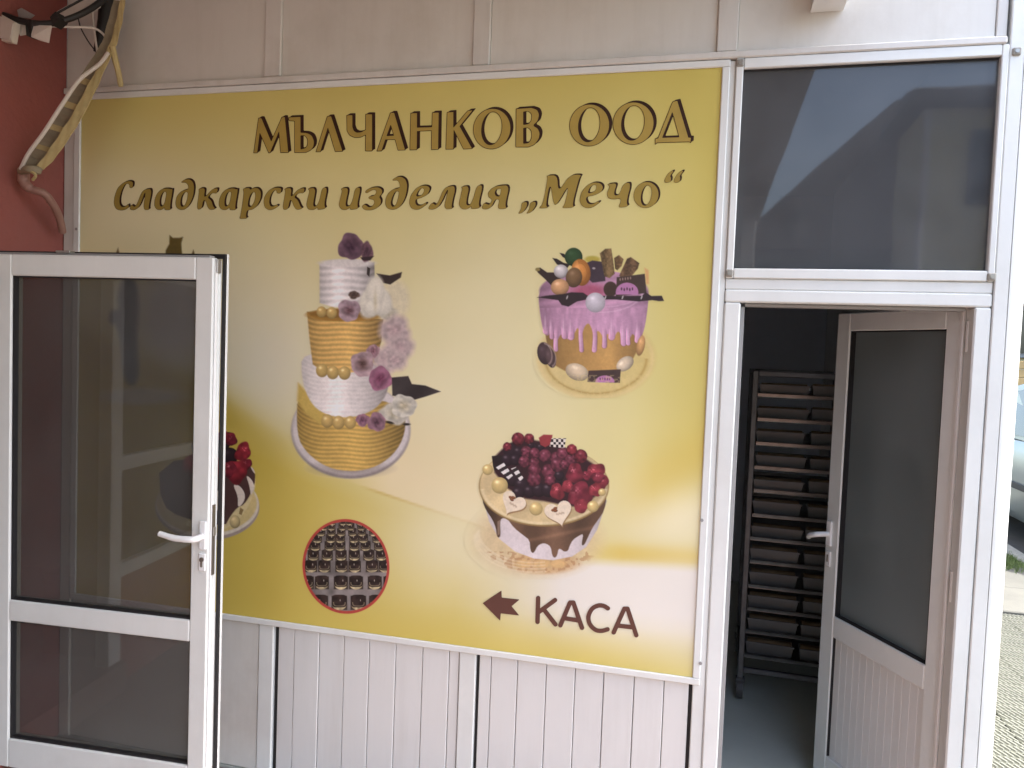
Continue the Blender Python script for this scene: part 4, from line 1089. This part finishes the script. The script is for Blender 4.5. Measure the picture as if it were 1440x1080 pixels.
for k, z in enumerate(zs):
    for x in (.0145, W_ - .0365):
        MB().box(x, x + .022, .012, D_ - .012, z - .012, z - .009, .001).build('runner', RK, rk)
def tray_mesh():
    w, d = W_ - .034, D_ - .03; h = .018
    b = MB(); b.box(0, w, 0, d, 0, .003)
    b.prism([(0, .003), (-.004, h), (0.001, h + .002), (.006, .003)], 'x', 0, w)   # front lip in (y,z)
    b.prism([(d - .006, .003), (d - .001, h + .002), (d + .004, h), (d, .003)], 'x', 0, w)
    b.box(0, .004, .006, d - .006, .003, h).box(w - .004, w, .006, d - .006, .003, h)
    return b
def tin_mesh(L=.245, dep=.085, h=.066):
    b = MB(); t = .006
    top = [(0, 0), (L, 0), (L, dep), (0, dep)]; bot = [(.010, .008), (L - .010, .008), (L - .010, dep - .008), (.010, dep - .008)]
    ins = [(t, t), (L - t, t), (L - t, dep - t), (t, dep - t)]
    v = [(x, y, 0) for x, y in bot] + [(x, y, h) for x, y in top] + [(x, y, h) for x, y in ins] + [(x * .9 + L * .05, y * .8 + dep * .1, .012) for x, y in ins]
    f = [(3, 2, 1, 0)] + [(i, (i + 1) % 4, 4 + (i + 1) % 4, 4 + i) for i in range(4)] + [(4 + i, 4 + (i + 1) % 4, 8 + (i + 1) % 4, 8 + i) for i in range(4)] + [(8 + i, 8 + (i + 1) % 4, 12 + (i + 1) % 4, 12 + i) for i in range(4)] + [(12, 13, 14, 15)]
    b.add(v, f); b.box(-.004, L + .004, -.004, -.0005, h - .007, h)
    return b
LOAF = mat('bread_crust', (.30, .19, .10), .7, .3, 14, .6, 40)
def loaf_mesh(L=.225, dep=.066, h=.03):
    b = MB(); prof = [(dep * (.5 - .5 * math.cos(math.pi * i / 8)), h * math.sin(math.pi * i / 8) * .55) for i in range(9)]
    b.prism(prof, 'x', 0, L); return b
cr, sr = math.cos(ry), math.sin(ry)
def rkpos(x, y, z): return (RX0 + x * cr - y * sr, RY0 + x * sr + y * cr, z)
trayp = tinp = None
for k, z in enumerate(zs):
    lab = f'{ORD[k]} metal baking tray from the top of the rack' if k not in (0, NT - 1) else f'{ORD[k]} metal baking tray on the rack'
    o = tray_mesh().build('baking_tray', TRAY) if trayp is None else clone(trayp)
    if trayp is None: trayp = o
    tag(o, lab, 'tray', 'trays slid into the rack')
    o.location = rkpos(.017 + random.uniform(-.003, .003), .008 + random.uniform(-.022, .012), z - .0088); o.rotation_euler = (0, 0, ry + random.uniform(-.006, .006))
    for q, x in enumerate((.02, .285)):
        side = 'left-hand' if q == 0 else 'right-hand'
        lab = f'{side} pale oblong baking tin on the {ORD[k]} tray of the rack'
        if tinp is None:
            o = tin_mesh().build('baking_tin', TINM); tinp = o
            lf = loaf_mesh().build('loaf', LOAF, o); lf.location = (.01, .009, .058)
        else:
            src = tinp; o = clone(src)
            for c in src.children: clone(c, o)
        tag(o, lab, 'baking tin', 'tins on the rack trays')
        jx = random.uniform(-.006, .006); s_ = random.uniform(.92, 1.06)
        if q == 1: o.scale = (.55, 1, s_)
        else: o.scale = (random.uniform(.96, 1.03), 1, s_)
        o.location = rkpos(x + jx, .03 + random.uniform(0, .02), z - .0055); o.rotation_euler = (0, 0, ry + random.uniform(-.03, .03))

# ================================================================== CABLES AND TORN CONDUIT AT TOP LEFT
COND = mat('yellowed_plastic', rgb(186, 168, 118), .55, .2, 14, .3, 40, damt=.35, dirt=rgb(96, 84, 58), dscale=9)
CONDI = mat('ribbed_inside', rgb(140, 128, 104), .6, .25, 18, damt=.3, dirt=rgb(70, 62, 46), dscale=14)
BLK = mat('black_cable', (.015, .013, .012), .5, .2, 10)
GREYT = mat('grey_tape', (.22, .19, .165), .6, .2, 14)
WHC = mat('white_cable', (.60, .54, .48), .5, .1, 10)
HOSE = mat('grey_hose', rgb(150, 112, 100), .55, .15, 10)
cdo = thing('cable_conduit', 'torn yellowed plastic conduit hanging slantwise beside the sign corner', 'conduit', tuple(pix(100, 150, -.2)))
c0 = Vector(cdo.location)
def rel(p): return tuple(Vector(tuple(p)) - c0)
# half-open trough: cross section sweeps between two picture edges
cl = [((176, 0), (160, 0), -.10), ((172, 30), (152, 28), -.11), ((164, 62), (144, 58), -.13), ((150, 92), (128, 84), -.16), ((134, 128), (104, 118), -.19), ((116, 164), (84, 154), -.22), ((96, 196), (62, 186), -.24), ((76, 224), (44, 214), -.25), ((58, 242), (32, 236), -.26)]
def trough(t0, t1, n=40):
    R_ = []; L_ = []
    ts = np.linspace(t0, t1, n)
    A_ = np.array([(a[0], a[1], b[0], b[1], y) for a, b, y in cl]); idx = np.arange(len(cl))
    return [[np.interp(t, idx, A_[:, k]) for k in range(5)] for t in ts]
def half_pipe(rows, w0, w1, bulge, thick, wob=0):
    b = MB(); m = 9; nrow = len(rows); grid = []
    for inner in (0, 1):
        for r, (ax, ay, bx, by, y) in enumerate(rows):
            A_ = pix(ax, ay, y); B_ = pix(bx, by, y); wd = np.linalg.norm(A_ - B_)
            for k in range(m):
                t = w0 + (w1 - w0) * k / (m - 1)
                p = A_ * (1 - t) + B_ * t
                dep = math.sin(math.pi * min(max(t, 0), 1)) * wd * bulge
                p = p + np.array([0, dep - (thick if inner else 0) + wob * math.sin(r * 1.3 + k), 0])
                grid.append(rel(p))
    b.v = [tuple(map(float, g)) for g in grid]
    N = nrow * m
    for r in range(nrow - 1):
        for k in range(m - 1):
            i = r * m + k
            b.f.append((i, i + 1, i + m + 1, i + m)); b.f.append((N + i, N + i + m, N + i + m + 1, N + i + 1))
    for r in range(nrow - 1):
        for k in (0, m - 1):
            i = r * m + k; b.f.append((i, i + m, N + i + m, N + i))
    for r in (0, nrow - 1):
        for k in range(m - 1):
            i = r * m + k; b.f.append((i, N + i, N + i + 1, i + 1))
    return b
half_pipe(trough(0, 8, 44), .0, .97, .22, .003, .0012).build('trough', CONDI, cdo, smooth=True)
half_pipe(trough(0, 7.8, 44), -.02, .30, -.10, .004, .0015).build('flap', COND, cdo, smooth=True)
# fibre-like raised bands inside the trough
for k in range(9):
    rw = trough(3.2 + k * .48, 3.42 + k * .48, 4)
    half_pipe(rw, .30, .93, .17, .006, .001).build('rib', COND if k % 2 else CONDI, cdo, smooth=True)
MB().tube(smooth_pts([rel(pix(x, y, Y)) for x, y, Y in ((152, 74, -.17), (140, 90, -.19), (112, 112, -.24), (88, 146, -.28), (62, 186, -.30), (40, 216, -.30), (29, 238, -.29))], 6), .0075, 8).build('edge_bead', WHC, cdo, smooth=True)
MB().tube(smooth_pts([rel(pix(x, y, Y)) for x, y, Y in ((158, 66, -.14), (162, 84, -.13), (167, 104, -.11), (170, 122, -.10))], 4), [.012] * 6 + [.011] * 6 + [.008], 8).build('torn_strip', COND, cdo, smooth=True)
MB().tube(smooth_pts([rel(pix(x, y, Y)) for x, y, Y in ((30, 240, -.27), (42, 238, -.29), (56, 240, -.26))], 4), .016, 8).build('end_collar', CONDI, cdo, smooth=True)
MB().tube(smooth_pts([rel(pix(x, y, Y)) for x, y, Y in ((40, 238, -.29), (50, 246, -.29), (46, 253, -.28))], 4), .006, 7).build('torn_strip', COND, cdo, smooth=True)

hs = MB().tube(smooth_pts([pix(x, y, Y) for x, y, Y in ((33, 240, -.25), (34, 256, -.25), (44, 266, -.24), (62, 272, -.22), (76, 290, -.17), (84, 308, -.12), (88, 326, -.08))], 6), [.022] * 6 + [.019] * 6 + [.015] * 25, 10).build('drain_hose', HOSE, None, smooth=True)
tag(hs, 'thin greyish hose curling down from the end of the torn conduit', 'hose')
bp = MB().tube([pix(152, -30, -.06), pix(148, 30, -.06), pix(138, 74, -.06)], [.030, .028, .018], 10).build('black_duct', BLK, None, smooth=True)
tag(bp, 'thick black duct running down behind the yellowed conduit', 'duct')
def cable(name, pts, r, m, label):
    o = MB().tube(smooth_pts([pix(*p) for p in pts], 6), r, 8).build(name, m, None, smooth=True); tag(o, label, 'cable'); return o
cable('cable_bundle', [(-30, 18, -.31), (0, 20, -.30), (24, 28, -.29), (50, 33, -.27), (76, 32, -.24), (104, 24, -.20), (128, 12, -.15), (150, -4, -.10)], .0125, BLK, 'thick black cable bundle sagging across the pink wall')
cable('black_cable', [(74, 22, -.24), (92, 12, -.22), (118, -2, -.18), (140, -12, -.15)], .0045, BLK, 'thin black cable rising above the sagging bundle')
cable('white_cable', [(70, 37, -.24), (100, 38, -.20), (128, 39, -.15), (142, 45, -.12), (151, 56, -.11)], .0045, WHC, 'thin white cable running across to the yellowed conduit')
cable('bare_wire', [(110, 26, -.12), (114, 40, -.10), (124, 58, -.08), (136, 74, -.07)], .0025, BLK, 'thin dark wire slanting down to the black duct')
cable('twisted_wire', [(128, -4, -.12), (131, 30, -.10), (134, 54, -.09), (137, 74, -.08)], .0045, WHC, 'pale upright wire beside the black duct')
# tape wrapped loosely round the bundle, pale plastic scraps
def scrap(name, quad, Y, m, label, cat, th=.004):
    P = [pix(x, y, Y + dy) for x, y, dy in quad]; n = len(P)
    v = [tuple(p) for p in P] + [tuple(p + np.array([0, th, 0])) for p in P]
    f = [tuple(range(n)), tuple(range(2 * n - 1, n - 1, -1))] + [(i, (i + 1) % n, n + (i + 1) % n, n + i) for i in range(n)]
    o = MB().add(v, f).build(name, m); tag(o, label, cat); return o
BOXM = mat('pale_plastic', (.62, .56, .48), .6, .12, 8)
jb = thing('junction_box', 'pale plastic box at the left edge under the black cable bundle', 'box', tuple(pix(5, 40, -.30)))
j0 = Vector(jb.location)
def boxpart(name, quad, y0, y1, m):
    P = [pix(x, y, y0) for x, y in quad] + [pix(x, y, y0) + np.array([0, y1 - y0, 0]) for x, y in quad]
    n = len(quad); v = [tuple(Vector(tuple(p)) - j0) for p in P]
    f = [tuple(range(n)), tuple(range(2 * n - 1, n - 1, -1))] + [(i, (i + 1) % n, n + (i + 1) % n, n + i) for i in range(n)]
    return MB().add(v, f).build(name, m, jb)
boxpart('box_body', [(-40, 14), (0, 19), (21, 31), (16, 59), (-40, 52)], -.31, -.285, BOXM)
boxpart('lid', [(-38, 17), (-1, 22), (18, 32), (14, 55), (-38, 49)], -.317, -.3105, WHC)
scrap('tape_scrap', [(22, 32, 0), (34, 31, .01), (38, 48, .02), (28, 50, .0)], -.285, WHC, 'short pale scrap of tape hanging beside the junction box', 'scrap')
scrap('plastic_flag', [(43, 35, 0), (72, 36, .01), (68, 60, .03), (56, 57, .02), (44, 52, .0)], -.275, WHC, 'pale plastic tag hanging from the black cable bundle', 'tag')
scrap('cable_tie', [(35, 27, 0), (43, 27, .0), (44, 52, .02), (37, 50, .0)], -.292, BLK, 'black tie wrapped round the cable bundle near the box', 'cable tie', .03)
scrap('tape_wrap', [(70, 24, 0), (78, 16, .0), (84, 27, .01), (74, 36, .0)], -.262, BLK, 'black tape wrapped round the bundle at its bend', 'tape', .04)
scrap('pale_trunking', [(80, 16, 0), (108, 0, .01), (138, 0, .03), (136, 8, .03), (110, 22, .01), (84, 26, .0)], -.16, WHC, 'pale plastic trunking behind the black cables at the top left', 'trunking', .02)
scrap('paper_scrap', [(24, 14, 0), (30, 11, .0), (48, 21, .0), (42, 26, .0), (26, 24, .0)], -.27, RAW, 'grey torn scrap stuck above the black cable bundle', 'scrap')

# small white fitting at the top of the fascia
lf = thing('ceiling_fitting', 'white boxy light fitting cut by the top edge above the transom', 'light fitting', (2.92, -.06, 2.905))
MB().box(-.049, .049, -.055, .055, .004, .27, .006).build('housing', PVC_D, lf)
MB().box(-.051, .051, -.057, .057, .0, .0038, .001).build('base_plate', PVC, lf)

# dark gutter box on the street side, above the corner
gt = thing('eaves_box', 'dark eaves box jutting out over the street beside the corner post', 'eaves', (3.57, .05, 2.79))
EAV = mat('dark_eaves', (.05, .042, .045), .6, .2, 6)
MB().box(.0, .62, -.05, .30, .0, .03, .003).build('soffit', EAV, gt)
MB().box(.0, .62, -.05, .30, .0305, .36, .004).build('fascia', EAV, gt)

# ================================================================== STREET BEYOND
# parked car: local x along its length (front towards +x), built as lofted body
car = thing('parked_car', 'silver car parked along the kerb beyond the corner', 'car', (6.72, 6.75, -.06), math.radians(90))
car.scale = (1.13, 1.13, 1.13)
SIL = mat('silver_paint', (.34, .37, .35), .28, .04, 6, metal=.55)
CGL = mat('car_glass', (.02, .03, .03), .05, spec=.8)
TYR = mat('tyre_rubber', (.02, .02, .02), .8, .1, 20)
BLKP = mat('black_plastic', (.02, .02, .022), .5)
def body_loft():
    xs = [-2.0, -1.95, -1.7, -1.2, -.6, 0, .6, 1.0, 1.5, 1.85, 2.0]
    top = [.70, .88, .96, .97, .95, .94, .94, .93, .86, .76, .58]
    bot = [.40, .30, .22, .20, .19, .19, .19, .20, .22, .28, .36]
    hw = [.62, .74, .80, .83, .84, .84, .84, .83, .80, .72, .58]
    b = MB(); rings = []
    for x, t, bo, w in zip(xs, top, bot, hw):
        ring = []
        for y_, z_ in ((-w * .90, bo), (-w, bo + .10), (-w, (t + bo) / 2), (-w * .985, t - .12), (-w * .92, t - .02), (-w * .6, t), (w * .6, t), (w * .92, t - .02), (w * .985, t - .12), (w, (t + bo) / 2), (w, bo + .10), (w * .90, bo)):
            ring.append((x, y_, z_))
        rings.append(ring)
    m = 12; b.v = [p for r in rings for p in r]
    for i in range(len(rings) - 1):
        for k in range(m): b.f.append((i * m + k, i * m + (k + 1) % m, (i + 1) * m + (k + 1) % m, (i + 1) * m + k))
    b.f.append(tuple(range(m))); b.f.append(tuple((len(rings) - 1) * m + k for k in range(m - 1, -1, -1)))
    return b
body_loft().build('body', SIL, car, smooth=True)
cab = MB()
lo = [(-1.75, .93), (1.05, .93)]; hi = [(-1.35, 1.44), (-.9, 1.50), (.0, 1.50), (.30, 1.45)]
prof_side = [(-1.75, .93), (-1.45, 1.36), (-1.25, 1.44), (-.6, 1.49), (.0, 1.48), (.28, 1.43), (1.05, .93)]
wv = [.76, .66, .62, .61, .61, .63, .74]
v = [(x, -w, z) for (x, z), w in zip(prof_side, wv)] + [(x, w, z) for (x, z), w in zip(prof_side, wv)]
n_ = len(prof_side)
cab.add(v, [tuple(range(n_)), tuple(range(2 * n_ - 1, n_ - 1, -1))] + [(i, n_ + i, n_ + (i + 1) % n_, (i + 1) % n_) for i in range(n_)])
cab.build('cabin', SIL, car)
for s in (-1, 1):
    for quad in ([(-1.50, .97), (-1.28, 1.37), (-.62, 1.43), (-.62, .97)], [(-.55, .97), (-.55, 1.43), (-.02, 1.42), (.22, 1.38), (.86, .97)]):
        vv = []
        for x, z in quad:
            w = .765 - (z - .93) * .275
            vv.append((x, s * (w + .004), z))
        vv += [(x, y - s * .012, z) for x, y, z in vv]
        MB().add(vv, [(0, 1, 2, 3), (7, 6, 5, 4)] + [(i, (i + 1) % 4, 4 + (i + 1) % 4, 4 + i) for i in range(4)]).build('side_window', CGL, car)
    MB().box(-1.6, 1.7, s * .845, s * .855, .50, .56, .004).build('trim_strip', BLKP, car)
    MB().box(.62, .76, s * .80, s * .97, .94, 1.06, .03).build('mirror', SIL, car)
    for x in (-1.28, 1.22):
        wh = MB().tube([(x, s * .66, .31), (x, s * .70, .31), (x, s * .85, .31), (x, s * .862, .31)], [.28, .305, .305, .27], 24).build('wheel', TYR, car)
        MB().tube([(x, s * .8625, .31), (x, s * .868, .31)], [.19, .17], 16).build('rim', STEEL, wh)
        MB().tube([(x, s * .66, .33), (x, s * .845, .33)], .37, 24).build('wheel_arch', BLKP, car)
    MB().box(1.78, 1.97, s * .40, s * .68, .58, .70, .03).build('headlight', WHITEP, car)
ws = [(.36, 1.40), (.98, .97)]
vv = [(.36 + .01, -.57, 1.395), (.36 + .01, .57, 1.395), (1.00, .68, .975), (1.00, -.68, .975)]
vv = [(x + .012, y, z + .012) for x, y, z in vv] + vv
MB().add(vv, [(0, 1, 2, 3), (7, 6, 5, 4)] + [(i, (i + 1) % 4, 4 + (i + 1) % 4, 4 + i) for i in range(4)]).build('windscreen', CGL, car)

# far cream building with a grey window band and timber boards
cb = thing('cream_building', 'cream rendered building with a grey window band across the street', 'building', (9.5, 14.5, 0))
def cbox(name, m, *a, c=0): return MB().box(*a, c).build(name, m, cb)
cbox('wall', CREAMW, -5, 6, .0, 6, 3.30, 9.0)
cbox('wall', CREAMW, -5, 6, .0, 6, -.06, 1.2)
cbox('wall', CREAMW, -5, 6, .4, 6, 1.2, 3.3)
cbox('lintel', mat('pale_lintel', (.62, .60, .46), .8, .1, 3), -5, 6, -.06, -.002, 3.0, 3.4, c=.02)
GWN = mat('grey_shutter', (.20, .215, .22), .5, .2, 3)
for k in range(7):
    w_ = cbox('window', GWN, -4.9 + k * 1.5, -3.5 + k * 1.5, .30, .39, 1.95, 2.99, c=.01)
    MB().box(-4.78 + k * 1.5, -3.62 + k * 1.5, .27, .2995, 2.05, 2.9).build('pane', CGL, w_)
TIM = mat('timber_boards', rgb(178, 152, 104), .8, .25, 6, .4, 30)
for k in range(4):
    cbox('board', TIM, -5, 6, -.20 - .01 * (k % 2), -.005, 1.22 + k * .17, 1.375 + k * .17, c=.01)

# house across the street: shows in the transom glass
ROOFT = mat('roof_tiles', (.10, .085, .075), .8, .2, 3)
HWALL = mat('grey_green_render', (.14, .15, .12), .85, .1, 2)
hs_ = thing('gabled_house', 'dark gabled house behind the camera, mirrored in the transom glass', 'house', (6.4, -11.5, -.06))
def hbox(name, m, *a, c=0): return MB().box(*a, c).build(name, m, hs_)
hbox('wall', HWALL, -3.2, 2.0, -4, 0, 0, 3.9)
r_ = MB().prism([(-3.6, 3.7), (-1.0, 6.1), (.9, 6.1), (2.4, 4.2), (2.4, 3.7)], 'y', -4.4, .4); r_.build('roof', ROOFT, hs_)
hbox('chimney', HWALL, -.4, .1, -2.2, -1.7, 5.8, 6.9, c=.02)
for x in (-2.2, -.4):
    w_ = hbox('window', PVC_D, x, x + .9, -.02, .04, 1.2, 2.5, c=.01); MB().box(x + .08, x + .82, .041, .05, 1.28, 2.42).build('pane', CGL, w_)
ys = thing('yellow_house', 'yellow house with dark windows, mirrored in the transom glass', 'house', (5.35, -9.0, -.06))
def ybox(name, m, *a, c=0): return MB().box(*a, c).build(name, m, ys)
ybox('wall', CREAMW, 0, 1.5, -1.6, 0, 0, 5.3)
ybox('roof', ROOFT, -.25, 1.75, -1.8, .25, 5.3, 5.55, c=.05)
ybox('annexe_wall', mat('ochre_render', (.30, .27, .17), .85, .1, 2), 1.505, 4.0, -1.6, -.3, 0, 4.2)
for x, zq in ((.35, 1.2), (.55, 4.0), (2.2, 1.3)):
    yy = .0 if x < 1.5 else -.3
    w_ = ybox('window', GWN, x, x + .75, yy, yy + .05, zq, zq + 1.0, c=.01); MB().box(x + .06, x + .69, yy + .051, yy + .06, zq + .06, zq + .94).build('pane', CGL, w_)
ybox('drainpipe', PVC_D, -.02, .06, .005, .08, 0, 5.29, c=.02)

wr = MB().tube([(1.0 + t * 1.2, -8.2 - t * .1, 6.0 - .5 * (1 - ((t - 5) / 5) ** 2) + t * .05) for t in range(11)], .012, 5)
tag(wr.build('overhead_wire', BLK), 'thin overhead wire across the street, mirrored in the transom glass', 'wire')
